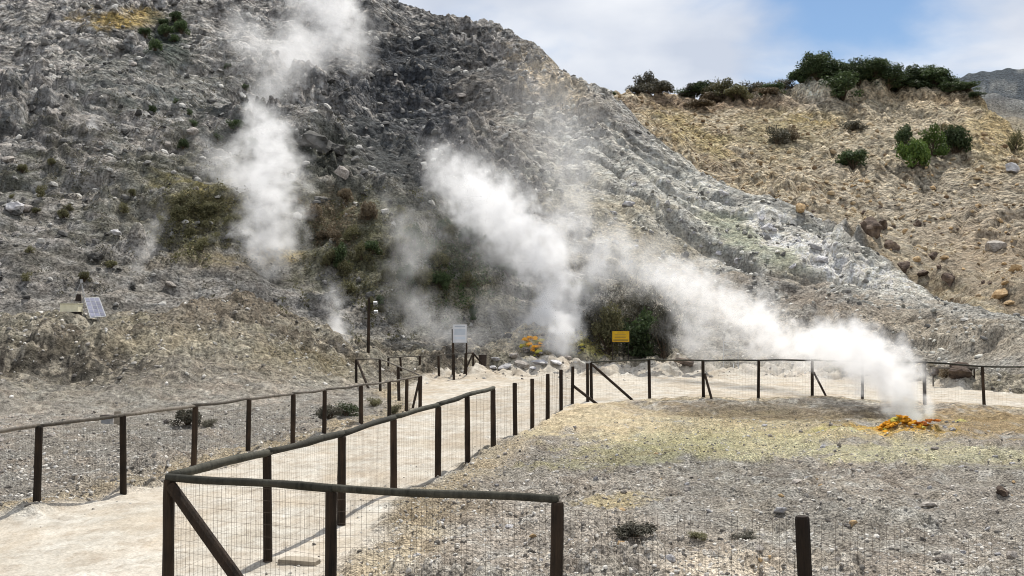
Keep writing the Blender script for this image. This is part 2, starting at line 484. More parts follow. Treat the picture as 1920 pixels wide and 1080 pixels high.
# the right floor: tan shelf, yellow-green sulphur band, brown ditch bank
lay(blob(1400, 800, 330, 24, 2), (208, 194, 156), .75)
lay(blob(1360, 828, 290, 22, 3, .5, .7), (200, 193, 156), .8)
lay(blob(1740, 850, 300, 18, 1, .5, .7), (200, 195, 164), .75)
lay(blob(1180, 850, 130, 18, -6, .5, .8), (176, 172, 130), .6)
TAN = blob(1085, 778, 165, 40, 3, .4, .35)
lay(TAN, (164, 152, 128), .9)
lay(M['dit'] * sstep(-.5, .2, wob), (150, 136, 112), .85)
lay(blob(1440, 772, 230, 15, 2), (122, 110, 90), .75)
lay(blob(1850, 790, 120, 25, 2), (170, 146, 104), .7)
lay(blob(1560, 955, 520, 36, 2, .6, .8), (148, 144, 137), .6)
lay(blob(1150, 935, 70, 12, -4, .6, .8), (190, 176, 138), .7)
lay(blob(1370, 1055, 120, 26, 0, .6, .8), (206, 194, 176), .8)
lay(blob(800, 950, 100, 26, -8, .6, .8), (140, 126, 104), .5)
# knoll: brown and straw
lay(knoll, (128, 124, 113), .95)
lay(knoll * sstep(-.1, .5, wob), (148, 141, 122), .65)
lay(knoll * sstep(.0, .5, -mot + .3 * wob), (92, 86, 78), .85)
lay(knoll * sstep(.1, .5, wob2), (176, 166, 146), .5)
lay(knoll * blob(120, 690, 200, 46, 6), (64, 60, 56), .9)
lay(knoll * sstep(.1, .5, wob2 - wob), (188, 180, 164), .5)
lay(knoll * blob(420, 570, 180, 40, 0), (120, 110, 98), .6)
lay(knoll * blob(290, 640, 120, 20, 0), (168, 158, 136), .5)
lay(knoll * blob(560, 690, 110, 40, 10), (124, 112, 78), .6)
# main mountain
lay(main, (113, 115, 116), 1)
lay(main * sstep(-.2, .5, mot), (108, 105, 104), .9)
lay(main * sstep(0.05, .5, wob), (158, 154, 150), .75)
lay(main * sstep(0.1, .5, wob2), (176, 172, 168), .6)
lay(main * sstep(.05, .5, -wob2 - .3 * wob), (70, 70, 68), .75)
lay(main * sstep(.25, .6, M['st']), (172, 168, 162), .45)
flk, ash = M['flk'], M['ash']
AL, CR = X * .38 - Y * .92, X * .92 + Y * .38
st1 = fbm(AL / 9, CR / 1.5, 4, 300, .6); st2 = fbm(AL / 5 + 7, CR / .8, 3, 303, .6)
hz1 = fbm(X / 7, SZ / 1.3, 4, 306, .6)
lay(main * ash * .8, (146, 143, 138), .7)
lay(main * (1 - flk) * sstep(.1, .5, hz1), (170, 166, 162), .6)
lay(main * (1 - flk) * sstep(.15, .5, -hz1), (72, 71, 70), .65)
lay(main * flk, (146, 146, 142), .75)
lay(main * flk * sstep(0, .45, st1), (184, 182, 176), .65)
lay(main * flk * sstep(.05, .45, -st1), (104, 104, 98), .7)
for b in [(500, 380, 420, 130, 0, .6, .6), (740, 470, 250, 130, 20, .5, .6), (380, 400, 80, 80, 0, .5, .6)]:
    lay(main * blob(*b), (108, 107, 90), .5)
for b in [(660, 420, 110, 60, 0, .5, .7), (880, 470, 80, 80, 30, .5, .7), (700, 500, 130, 60, 0, .5, .7), (820, 560, 150, 60, 20, .5, .7)]:
    lay(main * blob(*b), (98, 98, 74), .65)
lay(main * blob(380, 410, 72, 62, 20, .5, .7), (120, 112, 70), .8)
lay(main * blob(620, 400, 45, 40, 0, .6, .8), (112, 98, 76), .4)
lay(main * blob(230, 30, 75, 18, 0, .6, .6), (150, 128, 70), .75)
lay(main * blob(310, 70, 40, 50, 0), (62, 70, 64), .85)  # darker green-grey over the high hollow
lay(main * blob(300, 160, 170, 60, 10), (98, 102, 98), .45)
lay(main * blob(840, 130, 240, 75, 24, .4), (60, 63, 67), .9)  # darker blue-grey patches, from here on, over the cliff below the ridge
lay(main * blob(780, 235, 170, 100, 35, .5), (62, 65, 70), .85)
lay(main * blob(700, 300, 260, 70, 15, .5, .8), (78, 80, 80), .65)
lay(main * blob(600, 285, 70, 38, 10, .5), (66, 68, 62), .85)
lay(main * blob(930, 290, 90, 60, 30), (118, 116, 114), .7)
lay(main * blob(970, 220, 120, 55, 40), (138, 132, 124), .6)
lay(main * blob(1060, 170, 110, 32, 34), (176, 160, 134), .7)
lay(main * blob(1160, 250, 90, 60, 40), (128, 126, 124), .8)
lay(main * blob(1230, 390, 260, 95, 30, .5, .5) * sstep(-.5, .2, st2), (176, 174, 164), .75)
lay(main * blob(1330, 400, 260, 55, 27, .5, .5), (178, 178, 173), .6)
lay(main * blob(1520, 480, 210, 40, 20, .5, .4), (226, 223, 214), .9)
lay(main * blob(1500, 470, 230, 60, 25, .5, .9) * sstep(0, .4, wob2), (232, 228, 214), .85)
lay(main * blob(1400, 450, 90, 26, 30, .6, .9), (124, 132, 108), .7)
lay(main * blob(1180, 470, 150, 80, 25, .6, .7), (164, 154, 132), .6)
lay(main * blob(1260, 600, 300, 60, 8, .6, .7), (150, 142, 126), .7)
lay(main * blob(1560, 610, 330, 50, 6, .6, .5), (158, 150, 140), .9)
lay(main * blob(1560, 560, 250, 28, 12, .6, .8), (128, 118, 108), .6)
lay(main * blob(1800, 640, 260, 50, 4, .6, .5), (164, 156, 142), .8)
lay(main * blob(420, 490, 110, 20, 0, .5, .8), (150, 140, 126), .7)
lay(main * blob(490, 480, 50, 16, 0, .5, .8), (170, 152, 104), .7)
# fumarole mounds on the flats
for bx, by, rr, rgb in ((2.2, 54.4, 3.2, (206, 198, 182)), (2.6, 54.0, 1.8, (214, 204, 158)), (4.2, 54.2, 1.2, (190, 182, 110)), (.4, 53.6, 2.2, (196, 186, 166))):
    lay(1 - sstep(.5, 1.2, np.hypot(X - bx, Y - by) / rr + .4 * wob), rgb, .8)
for bx, by, rr in ((10.4, 26.2, 1.6), (11.6, 26.0, 1.2)):
    lay(1 - sstep(.4, 1.2, np.hypot(X - bx, (Y - by) * 1.3) / rr + .4 * wob), (196, 192, 120), .7)
for bx, by, rx_, ry_, rgb, k_ in ((10.4, 22.9, 1.15, .8, (214, 176, 84), .75), (10.4, 22.8, .7, .35, (214, 150, 70), .55), (8.75 + .0, 22.7, .6, .4, (196, 190, 110), .5)):
    lay(1 - sstep(.5, 1.2, np.hypot((X - bx + 1.65) / rx_, (Y - by) / ry_) + .5 * wob2), rgb, k_)
# ochre hill
lay(backh, (188, 176, 150), 1)
lay(backh * sstep(-.1, .5, mot), (160, 140, 110), .7)
lay(backh * sstep(0, .5, wob), (188, 176, 152), .7)
lay(backh * sstep(.1, .5, wob2), (146, 128, 104), .5)
lay(backh * sstep(.1, .4, -wob2), (184, 176, 160), .6)
lay(backh * sstep(.1, .5, fbm(X / 9, SZ / 5, 3, 240)), (138, 128, 114), .7)
lay(backh * sstep(.1, .5, fbm(X / 6 + 3, SZ / 3, 4, 243)), (206, 196, 176), .65)
lay(backh * sstep(.2, .5, fbm(X / 1.4, SZ / 1.0, 3, 246, .7)), (112, 92, 70), .6)
lay(backh * sstep(.15, .55, -wob), (168, 156, 136), .6)
lay(backh * blob(1640, 150, 170, 34, 0, .5), (218, 206, 182), .9)
lay(backh * blob(1540, 160, 60, 45, 0, .5), (226, 218, 200), .9)
lay(backh * blob(1720, 178, 140, 14, 4, .6), (160, 138, 108), .6)
lay(backh * blob(1360, 190, 190, 16, 0, .6), (126, 106, 88), .7)
lay(backh * blob(1530, 225, 60, 16, 0, .6), (170, 146, 80), .7)
lay(backh * blob(1480, 250, 100, 40, 0, .6), (146, 136, 106), .7)
lay(backh * blob(1680, 260, 150, 60, 0, .6), (178, 168, 148), .7)
lay(backh * blob(1300, 250, 70, 22, 30, .6), (172, 156, 104), .5)
lay(backh * blob(1880, 250, 60, 70, 50, .6), (180, 160, 110), .5)
lay(backh * blob(1810, 420, 250, 100, 12, .7), (160, 152, 138), .8)
lay(backh * blob(1870, 470, 100, 60, 20, .7), (164, 148, 128), .6)
lay(far, (84, 92, 100), 1)
lay(far * sstep(0, .4, fbm(X / 14, (Y * .3 + Z) / 6, 4, 260)), (150, 152, 150), .7)
# the road last
lay(road, (192, 186, 175), 1)
lay(road * sstep(.1, .6, wob), (206, 201, 192), .6)
lay(road * sstep(.15, .55, fbm(X * .5, Y * .22, 5, 233)), (168, 154, 134), .5)
lay(road * sstep(.25, .5, fbm(X * 2.5, Y * 2.5, 3, 236)), (160, 150, 136), .45)
lay(road * sstep(.2, .5, fbm(X * 7, Y * 5, 2, 238)), (172, 162, 148), .5)
lay(road * sstep(.15, .6, fbm(X * .9, Y * .35, 4, 230)), (182, 171, 154), .5)
lay(road * sstep(-.6, .1, -M['rd'] - .5) * sstep(-.2, .3, wob2), (186, 174, 152), .5)
COL *= (1 + (1 - .8 * far) * (0.55 * (1 - road * .8) * M['tone'] + 0.34 * fine * (1 - road * .75))).astype(np.float32)[:, None]
COL *= (0.93 + (.38 + .04 * M['flk']) * main + .22 * (1 - hill) * (1 - road) + .20 * backh - .14 * road)[:, None].astype(np.float32)
np.clip(COL, .015, .85, out=COL)


def mesh_np(name, V, Fq, smooth=True):
    me = bpy.data.meshes.new(name)
    nv, nf, k = len(V), len(Fq), Fq.shape[1]
    me.vertices.add(nv)
    me.vertices.foreach_set('co', np.ascontiguousarray(V, np.float32).ravel())
    me.loops.add(nf * k)
    me.loops.foreach_set('vertex_index', np.ascontiguousarray(Fq, np.int32).ravel())
    me.polygons.add(nf)
    me.polygons.foreach_set('loop_start', np.arange(0, nf * k, k, dtype=np.int32))
    me.update(calc_edges=True)
    me.polygons.foreach_set('use_smooth', np.full(nf, smooth))
    me.update()
    return me


ii, jj = np.meshgrid(np.arange(NG - 1), np.arange(NT - 1), indexing='ij')
a = (ii * NT + jj).ravel()
quads = np.stack([a, a + NT, a + NT + 1, a + 1], 1)
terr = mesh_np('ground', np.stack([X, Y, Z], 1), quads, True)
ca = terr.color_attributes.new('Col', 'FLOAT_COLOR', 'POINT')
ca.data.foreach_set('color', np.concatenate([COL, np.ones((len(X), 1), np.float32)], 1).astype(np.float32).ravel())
ra = terr.attributes.new('rough', 'FLOAT', 'POINT')
ra.data.foreach_set('value', ((1 - road) * (1 - .5 * TAN)).astype(np.float32))
# ------------------------------------------------------------------ materials
def mat(name):
    m = bpy.data.materials.new(name)
    m.use_nodes = True
    nt = m.node_tree
    b = nt.nodes['Principled BSDF']
    b.inputs['Roughness'].default_value = 0.9
    b.inputs['Specular IOR Level'].default_value = 0.25
    return m, nt, b


def mnode(nt, kind, **kw):
    n = nt.nodes.new(kind)
    for k, v in kw.items():
        if k in n.inputs: n.inputs[k].default_value = v
        else: setattr(n, k, v)
    return n


def ground_mat():
    m, nt, b = mat('ground_rubble'); L = nt.links.new
    at_ = mnode(nt, 'ShaderNodeAttribute', attribute_name='Col')
    ro = mnode(nt, 'ShaderNodeAttribute', attribute_name='rough')
    geo = mnode(nt, 'ShaderNodeNewGeometry')
    # grain whose size grows with distance from the path's start (real gravel near, blocks on the slopes)
    vl = mnode(nt, 'ShaderNodeVectorMath', operation='LENGTH'); L(geo.outputs['Position'], vl.inputs[0])
    nz = []
    for sc, dt in ((30, 3), (6.5, 4), (1.4, 4)):
        n = mnode(nt, 'ShaderNodeTexNoise', Scale=sc, Detail=dt + 1, Roughness=.72)
        L(geo.outputs['Position'], n.inputs['Vector']); nz.append(n)
    def ramp(a, b_, node=None, lo=0.0, hi=1.0):
        r = mnode(nt, 'ShaderNodeMapRange'); r.inputs['From Min'].default_value = a; r.inputs['From Max'].default_value = b_
        r.inputs['To Min'].default_value = lo; r.inputs['To Max'].default_value = hi
        if node: L(node, r.inputs['Value'])
        return r
    def mixf(f, a_, b_):
        x = mnode(nt, 'ShaderNodeMix', data_type='FLOAT'); L(f, x.inputs[0]); L(a_, x.inputs[2]); L(b_, x.inputs[3]); return x.outputs[0]
    f1 = ramp(18, 40, vl.outputs['Value']).outputs[0]
    f2 = ramp(60, 110, vl.outputs['Value']).outputs[0]
    n12 = mixf(f1, nz[0].outputs['Fac'], nz[1].outputs['Fac'])
    n13 = mixf(f2, n12, nz[2].outputs['Fac'])
    # value variation
    v1 = ramp(.36, .64, n13, .32, 1.72)
    one = mnode(nt, 'ShaderNodeMix', data_type='FLOAT'); 
    rr = ramp(0, 1, ro.outputs['Fac'], .3, 1.0)
    L(rr.outputs[0], one.inputs[0]); one.inputs[2].default_value = 1.0; L(v1.outputs[0], one.inputs[3])
    n2 = mnode(nt, 'ShaderNodeTexNoise', Scale=2.2, Detail=5, Roughness=.6); L(geo.outputs['Position'], n2.inputs['Vector'])
    v2 = ramp(.3, .7, n2.outputs['Fac'], .84, 1.16)
    mu = mnode(nt, 'ShaderNodeMath', operation='MULTIPLY'); L(one.outputs[0], mu.inputs[0]); L(v2.outputs[0], mu.inputs[1])
    vs = mnode(nt, 'ShaderNodeVectorMath', operation='SCALE'); L(at_.outputs['Color'], vs.inputs[0]); L(mu.outputs[0], vs.inputs['Scale'])
    hs = mnode(nt, 'ShaderNodeTexNoise', Scale=1.1, Detail=3); L(geo.outputs['Position'], hs.inputs['Vector'])
    hm = mnode(nt, 'ShaderNodeMix', data_type='RGBA', blend_type='MULTIPLY')
    hm.inputs[0].default_value = 1
    cr = mnode(nt, 'ShaderNodeValToRGB')
    cr.color_ramp.elements[0].position = .35; cr.color_ramp.elements[0].color = (1.04, 1, .95, 1)
    cr.color_ramp.elements[1].position = .65; cr.color_ramp.elements[1].color = (.99, 1, 1.0, 1)
    L(hs.outputs['Fac'], cr.inputs[0]); L(vs.outputs[0], hm.inputs[6]); L(cr.outputs[0], hm.inputs[7])
    L(hm.outputs[2], b.inputs['Base Color'])
    # bump: gravel near, blocks far
    vo = mnode(nt, 'ShaderNodeTexVoronoi', Scale=22.0, feature='F1'); L(geo.outputs['Position'], vo.inputs['Vector'])
    vo2 = mnode(nt, 'ShaderNodeTexVoronoi', Scale=2.4, feature='F1'); L(geo.outputs['Position'], vo2.inputs['Vector'])
    vm = mixf(f1, vo.outputs['Distance'], vo2.outputs['Distance'])
    dsum = mnode(nt, 'ShaderNodeMath', operation='SUBTRACT'); L(n13, dsum.inputs[0])
    hv = mnode(nt, 'ShaderNodeMath', operation='MULTIPLY'); hv.inputs[1].default_value = .6; L(vm, hv.inputs[0]); L(hv.outputs[0], dsum.inputs[1])
    dist = ramp(10, 120, vl.outputs['Value'], .08, 1.3)
    sg = ramp(0, 1, ro.outputs['Fac'], .12, 1.0)
    bp = mnode(nt, 'ShaderNodeBump'); L(dist.outputs[0], bp.inputs['Distance']); L(sg.outputs[0], bp.inputs['Strength']); L(dsum.outputs[0], bp.inputs['Height'])
    L(bp.outputs[0], b.inputs['Normal'])
    b.inputs['Roughness'].default_value = 1
    b.inputs['Specular IOR Level'].default_value = .1
    return m


def speckle(name, c1, c2, scale=8, bump=.3, rough=.9, c3=None, coord='Object', dist=.02):
    m, nt, b = mat(name); L = nt.links.new
    tc = mnode(nt, 'ShaderNodeTexCoord')
    oi = mnode(nt, 'ShaderNodeObjectInfo')
    va = mnode(nt, 'ShaderNodeVectorMath', operation='ADD'); L(tc.outputs[coord], va.inputs[0])
    vm = mnode(nt, 'ShaderNodeVectorMath', operation='SCALE'); vm.inputs['Scale'].default_value = 7.0
    L(oi.outputs['Location'], vm.inputs[0]); L(vm.outputs[0], va.inputs[1])
    n = mnode(nt, 'ShaderNodeTexNoise', Scale=scale, Detail=6, Roughness=.65); L(va.outputs[0], n.inputs['Vector'])
    cr = mnode(nt, 'ShaderNodeValToRGB')
    cr.color_ramp.elements[0].position = .32; cr.color_ramp.elements[0].color = (*c1, 1)
    cr.color_ramp.elements[1].position = .68; cr.color_ramp.elements[1].color = (*c2, 1)
    if c3:
        e = cr.color_ramp.elements.new(.5); e.color = (*c3, 1)
    L(n.outputs['Fac'], cr.inputs[0])
    rv = mnode(nt, 'ShaderNodeMapRange'); rv.inputs['To Min'].default_value = .75; rv.inputs['To Max'].default_value = 1.25
    L(oi.outputs['Random'], rv.inputs['Value'])
    vs = mnode(nt, 'ShaderNodeVectorMath', operation='SCALE'); L(cr.outputs[0], vs.inputs[0]); L(rv.outputs[0], vs.inputs['Scale'])
    L(vs.outputs[0], b.inputs['Base Color'])
    bp = mnode(nt, 'ShaderNodeBump', Strength=bump, Distance=dist); L(n.outputs['Fac'], bp.inputs['Height']); L(bp.outputs[0], b.inputs['Normal'])
    b.inputs['Roughness'].default_value = rough
    return m


def wood_mat(name, dark, light, grain=1.0):
    m, nt, b = mat(name); L = nt.links.new
    tc = mnode(nt, 'ShaderNodeTexCoord')
    mp = mnode(nt, 'ShaderNodeMapping'); mp.inputs['Scale'].default_value = (26 * grain, 26 * grain, 1.6)
    L(tc.outputs['Object'], mp.inputs[0])
    n = mnode(nt, 'ShaderNodeTexNoise', Scale=1.0, Detail=6, Roughness=.7, Distortion=.6); L(mp.outputs[0], n.inputs['Vector'])
    n2 = mnode(nt, 'ShaderNodeTexNoise', Scale=3.2, Detail=4); L(tc.outputs['Object'], n2.inputs['Vector'])
    cr = mnode(nt, 'ShaderNodeValToRGB')
    cr.color_ramp.elements[0].position = .35; cr.color_ramp.elements[0].color = (*dark, 1)
    cr.color_ramp.elements[1].position = .72; cr.color_ramp.elements[1].color = (*light, 1)
    mx = mnode(nt, 'ShaderNodeMix', data_type='FLOAT'); mx.inputs[0].default_value = .45
    L(n.outputs['Fac'], mx.inputs[2]); L(n2.outputs['Fac'], mx.inputs[3]); L(mx.outputs[0], cr.inputs[0])
    oi = mnode(nt, 'ShaderNodeObjectInfo')
    rv = mnode(nt, 'ShaderNodeMapRange'); rv.inputs['To Min'].default_value = .55; rv.inputs['To Max'].default_value = 1.15; L(oi.outputs['Random'], rv.inputs['Value'])
    vs = mnode(nt, 'ShaderNodeVectorMath', operation='SCALE'); L(cr.outputs[0], vs.inputs[0]); L(rv.outputs[0], vs.inputs['Scale'])
    L(vs.outputs[0], b.inputs['Base Color'])
    bp = mnode(nt, 'ShaderNodeBump', Strength=.9, Distance=.010); L(n.outputs['Fac'], bp.inputs['Height']); L(bp.outputs[0], b.inputs['Normal'])
    b.inputs['Roughness'].default_value = .85
    return m


MAT = dict(
    ground=ground_mat(),
    post=wood_mat('dark_post_wood', (.010, .008, .006), (.070, .045, .028)),
    rail=wood_mat('mossy_rail_wood', (.022, .022, .016), (.105, .100, .078), .7),
    greyrail=wood_mat('weathered_rail_wood', (.07, .062, .05), (.24, .21, .175), .7),
    wire=speckle('rusty_wire', (.05, .035, .025), (.10, .075, .055), 40, .1, .7),
    stone=speckle('grey_stone', lin(112, 106, 100), lin(186, 180, 172), 5, .6, .95, lin(150, 143, 136), dist=.03),
    tanstone=speckle('tan_stone', lin(140, 112, 80), lin(206, 184, 146), 4, .6, .95, lin(178, 150, 112), dist=.05),
    brownrock=speckle('brown_boulder_rock', lin(66, 56, 50), lin(138, 122, 106), 1.6, .9, .95, lin(98, 84, 74), dist=.15),
    darkrock=speckle('dark_rock', lin(54, 54, 52), lin(104, 102, 98), 1.2, .9, .95, dist=.15),
    palerock=speckle('pale_rock', lin(150, 148, 152), lin(206, 204, 202), 1.6, .8, .95, dist=.12),
    orange=speckle('orange_sulphur_crust', (.74, .27, .012), (.92, .60, .08), 14, .8, .9, (.90, .40, .02), dist=.05),
    orange_deep=speckle('deep_orange_crust', (.45, .11, .01), (.80, .26, .02), 9, 1.0, .8, dist=.05),
    yellow=speckle('yellow_sulphur_crust', lin(150, 150, 60), lin(222, 206, 96), 7, .8, .85, lin(190, 180, 84), dist=.05),
    slab=speckle('grey_slab', lin(120, 112, 100), lin(160, 150, 134), 6, .3),
    galv=speckle('galvanised_frame', (.30, .31, .32), (.42, .42, .42), 12, .1, .5),
    board=speckle('white_board', (.62, .66, .72), (.74, .76, .80), 3, .05, .5),
    ysign=speckle('yellow_sign_face', (.62, .36, .012), (.72, .44, .02), 3, .05, .45),
    print=speckle('printed_line', (.10, .09, .06), (.14, .12, .08), 3, .0, .6),
    printg=speckle('pale_printed_patch', (.42, .48, .56), (.50, .55, .62), 3, .0, .6),
    metal_dark=speckle('dark_brown_metal', (.018, .012, .010), (.040, .028, .022), 9, .1, .6),
    box=speckle('cream_battery_box', lin(212, 206, 176), lin(236, 230, 202), 5, .1, .6),
    pv=speckle('solar_cells', lin(120, 122, 140), lin(150, 150, 166), 3, .02, .35),
    lampwhite=speckle('white_lamp_housing', (.7, .7, .7), (.8, .8, .8), 5, .05, .4),
    glass_dark=speckle('lamp_front_glass', (.2, .22, .24), (.3, .32, .34), 5, .0, .15),
    stem=speckle('shrub_stem', (.05, .035, .022), (.12, .09, .06), 12, .4),
)


def leaf_mat(name, c1, c2, trans=.25):
    m, nt, b = mat(name); L = nt.links.new
    g = mnode(nt, 'ShaderNodeNewGeometry')
    oi = mnode(nt, 'ShaderNodeObjectInfo')
    cr = mnode(nt, 'ShaderNodeMix', data_type='RGBA'); cr.inputs[6].default_value = (*c1, 1); cr.inputs[7].default_value = (*c2, 1)
    L(g.outputs['Random Per Island'], cr.inputs[0])
    rv = mnode(nt, 'ShaderNodeMapRange'); rv.inputs['To Min'].default_value = .7; rv.inputs['To Max'].default_value = 1.35
    L(oi.outputs['Random'], rv.inputs['Value'])
    vs = mnode(nt, 'ShaderNodeVectorMath', operation='SCALE'); L(cr.outputs[2], vs.inputs[0]); L(rv.outputs[0], vs.inputs['Scale'])
    L(vs.outputs[0], b.inputs['Base Color'])
    b.inputs['Roughness'].default_value = .7
    tr = mnode(nt, 'ShaderNodeBsdfTranslucent'); L(vs.outputs[0], tr.inputs['Color'])
    mx = mnode(nt, 'ShaderNodeMixShader'); mx.inputs[0].default_value = trans
    L(b.outputs[0], mx.inputs[1]); L(tr.outputs[0], mx.inputs[2])
    L(mx.outputs[0], nt.nodes['Material Output'].inputs['Surface'])
    return m


LEAF = dict(
    green=leaf_mat('dark_green_leaves', (.036, .058, .024), (.090, .125, .050)),
    bright=leaf_mat('bright_green_leaves', (.045, .085, .018), (.11, .16, .035)),
    olive=leaf_mat('olive_leaves', (.085, .085, .040), (.20, .185, .095)),
    brown=leaf_mat('brown_dry_leaves', (.11, .085, .055), (.24, .19, .125)),
    dry=leaf_mat('grey_dry_twigs', (.06, .058, .042), (.15, .14, .105)),
)


# ------------------------------------------------------------------ object helpers
def tag(o, label=None, cat=None, group=None, kind=None):
    if label: o['label'] = label
    if cat: o['category'] = cat
    if group: o['group'] = group
    if kind: o['kind'] = kind
    return o


def link(name, me, m=None, parent=None, smooth=None):
    if m is not None and len(me.materials) == 0: me.materials.append(m)
    o = bpy.data.objects.new(name, me); C.objects.link(o)
    if parent: o.parent = parent
    if smooth is not None:
        me.polygons.foreach_set('use_smooth', np.full(len(me.polygons), smooth))
    return o


def empty(name, loc, label=None, cat=None, group=None, rz=0):
    o = bpy.data.objects.new(name, None); C.objects.link(o)
    o.location = loc; o.rotation_euler = (0, 0, rz); o.empty_display_size = .2
    return tag(o, label, cat, group)


class MB:
    def __init__(s): s.v = []; s.f = []

    def add(s, v, f):
        n = len(s.v); s.v += [tuple(p) for p in v]; s.f += [tuple(i + n for i in q) for q in f]

    def box(s, c, size, rot=None):
        M_ = (rot or Matrix.Identity(3))
        v = [Vector(c) + M_ @ Vector((sx * size[0] / 2, sy * size[1] / 2, sz * size[2] / 2)) for sx in (-1, 1) for sy in (-1, 1) for sz in (-1, 1)]
        s.add(v, [(0, 1, 3, 2), (4, 6, 7, 5), (0, 4, 5, 1), (2, 3, 7, 6), (0, 2, 6, 4), (1, 5, 7, 3)])

    def tube(s, pts, rad, n=8, cap=True, jit=0.0):
        pts = [Vector(p) for p in pts]
        rr = rad if isinstance(rad, (list, tuple)) else [rad] * len(pts)
        rings = []
        for i, p in enumerate(pts):
            d = (pts[min(i + 1, len(pts) - 1)] - pts[max(i - 1, 0)]).normalized()
            up = Vector((0, 0, 1)) if abs(d.z) < .9 else Vector((1, 0, 0))
            e1 = d.cross(up).normalized(); e2 = e1.cross(d)
            ring = []
            for k in range(n):
                a = 2 * math.pi * k / n
                r = rr[i] * (1 + (random.uniform(-jit, jit) if jit else 0))
                ring.append(p + (e1 * math.cos(a) + e2 * math.sin(a)) * r)
            rings.append(ring)
        v = [q for r in rings for q in r]; f = []
        for i in range(len(pts) - 1):
            for k in range(n):
                f.append((i * n + k, i * n + (k + 1) % n, (i + 1) * n + (k + 1) % n, (i + 1) * n + k))
        if cap:
            f.append(tuple(range(n - 1, -1, -1))); f.append(tuple((len(pts) - 1) * n + k for k in range(n)))
        s.add(v, f)

    def build(s, name, m, parent=None, smooth=False, local=None):
        me = bpy.data.meshes.new(name)
        v = s.v
        if local is not None: v = [(p[0] - local[0], p[1] - local[1], p[2] - local[2]) for p in v]
        me.from_pydata(v, [], s.f); me.update()
        o = link(name, me, m, parent, smooth)
        return o


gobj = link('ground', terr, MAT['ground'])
tag(gobj, 'pale rubble floor, road and slopes of the steaming crater', kind='structure')
# ------------------------------------------------------------------ fences
def post_at(px, bot, top, Y=None):
    Y = Y or 4845.0 / (bot - 600)
    p = at(px, bot, Y); t = at(px, top, Y)
    return (p.x, Y, G(p.x, Y), t.z)


class Fence:
    def __init__(s, posts, label, rail_to=None, wire=True, mat_rail='rail', rail_r=.036, post_r=.05, wire_to=None, sag=.0, name='wooden_fence', cell=.05):
        x0, y0, z0, _ = posts[0]
        s.o = (x0, y0, z0)
        s.root = empty(name, s.o, label, 'fence')
        s.posts = posts
        s.mr = mat_rail
        for (x, y, z, t) in posts: s.post(x, y, z, t, post_r)
        for i in range(len(posts) - 1):
            a, b = posts[i], posts[i + 1]
            if rail_to is None or i in rail_to: s.rail((a[0], a[1], a[3] - .005), (b[0], b[1], b[3] - .005), rail_r, sag)
            if wire and (wire_to is None or i in wire_to): s.wire(a, b, cell)

    def mb(s, mb, name, m, smooth=False):
        return mb.build(name, m, s.root, smooth, s.o)

    def post(s, x, y, z, t, r=.05):
        m = MB(); tx, ty = random.gauss(0, .02), random.gauss(0, .02)
        r = r * random.uniform(.94, 1.08)
        ks = [0, .1, .35, .6, .85, .985, 1]
        lo = z - .18
        pts = [(x + tx * (k - .2), y + ty * (k - .2), lo + (t - lo) * k) for k in ks]
        rr = [r * w * random.uniform(.97, 1.03) for w in (1.06, 1.04, 1, 1, .98, .97, .86)]
        m.tube(pts, rr, 12, True, .03)
        return s.mb(m, 'post', MAT['post'], False)

    def rail(s, a, b, r=.036, sag=0.0):
        m = MB(); a = Vector(a); b = Vector(b); n = 6
        off = (b - a).normalized() * .02
        pts = []; ph = random.uniform(0, 6)
        for k in range(n + 1):
            t = k / n
            p = a.lerp(b, t) + Vector((0, 0, r * .75 - sag * 4 * t * (1 - t) + .007 * math.sin(3.3 * t * 2 + ph)))
            pts.append(p + (off * (1 if k == n else -1 if k == 0 else 0)))
        m.tube(pts, [r * random.uniform(.9, 1.1) for _ in pts], 9, True, .05)
        return s.mb(m, 'rail', MAT[s.mr], True)

    def brace(s, a, b, r=.045, mt='post'):
        m = MB(); a = Vector(a); b = Vector(b)
        m.tube([a.lerp(b, t) for t in (0, .3, .6, 1)], [r * .95, r, r * 1.03, r], 10, True, .03)
        return s.mb(m, 'brace', MAT[mt], False)

    def wire(s, a, b, cell):
        L_ = math.hypot(b[0] - a[0], b[1] - a[1]); n = max(2, int(L_ / cell))
        V, Fc = [], []; rw = .0012 if a[1] < 9.5 and b[1] < 9.5 else .00085
        ax, bx = np.array(a), np.array(b)
        ph = random.uniform(0, 6)
        nrm = np.array([-(b[1] - a[1]), b[0] - a[0], 0]) / max(L_, 1e-6)
        side = nrm * (.055)

        def P(t, hgt):
            p = ax[:3] * (1 - t) + bx[:3] * t
            z = p[2] + .02 + hgt
            w = .012 * math.sin(ph + t * 7) + .010 * math.sin(hgt * 9 + t * 17 + ph) + .008 * math.sin(t * 40 + ph)
            return Vector((p[0], p[1], z)) + Vector(side + nrm * w)
        top = min(a[3] - a[2], b[3] - b[2]) - .05
        m = MB()
        for k in range(1, n):
            t = k / n + random.uniform(-.1, .1) / n
            m.tube([P(t, 0), P(t + random.uniform(-.12, .12) / n, top * .5), P(t, top)], rw, 3, False)
        hs = np.linspace(0.02, top, 11)
        for hh in hs:
            m.tube([P(k / 8, hh) for k in range(9)], rw * 1.05, 3, False)
        return tag(s.mb(m, 'wire_mesh', MAT['wire'], False), kind='stuff')


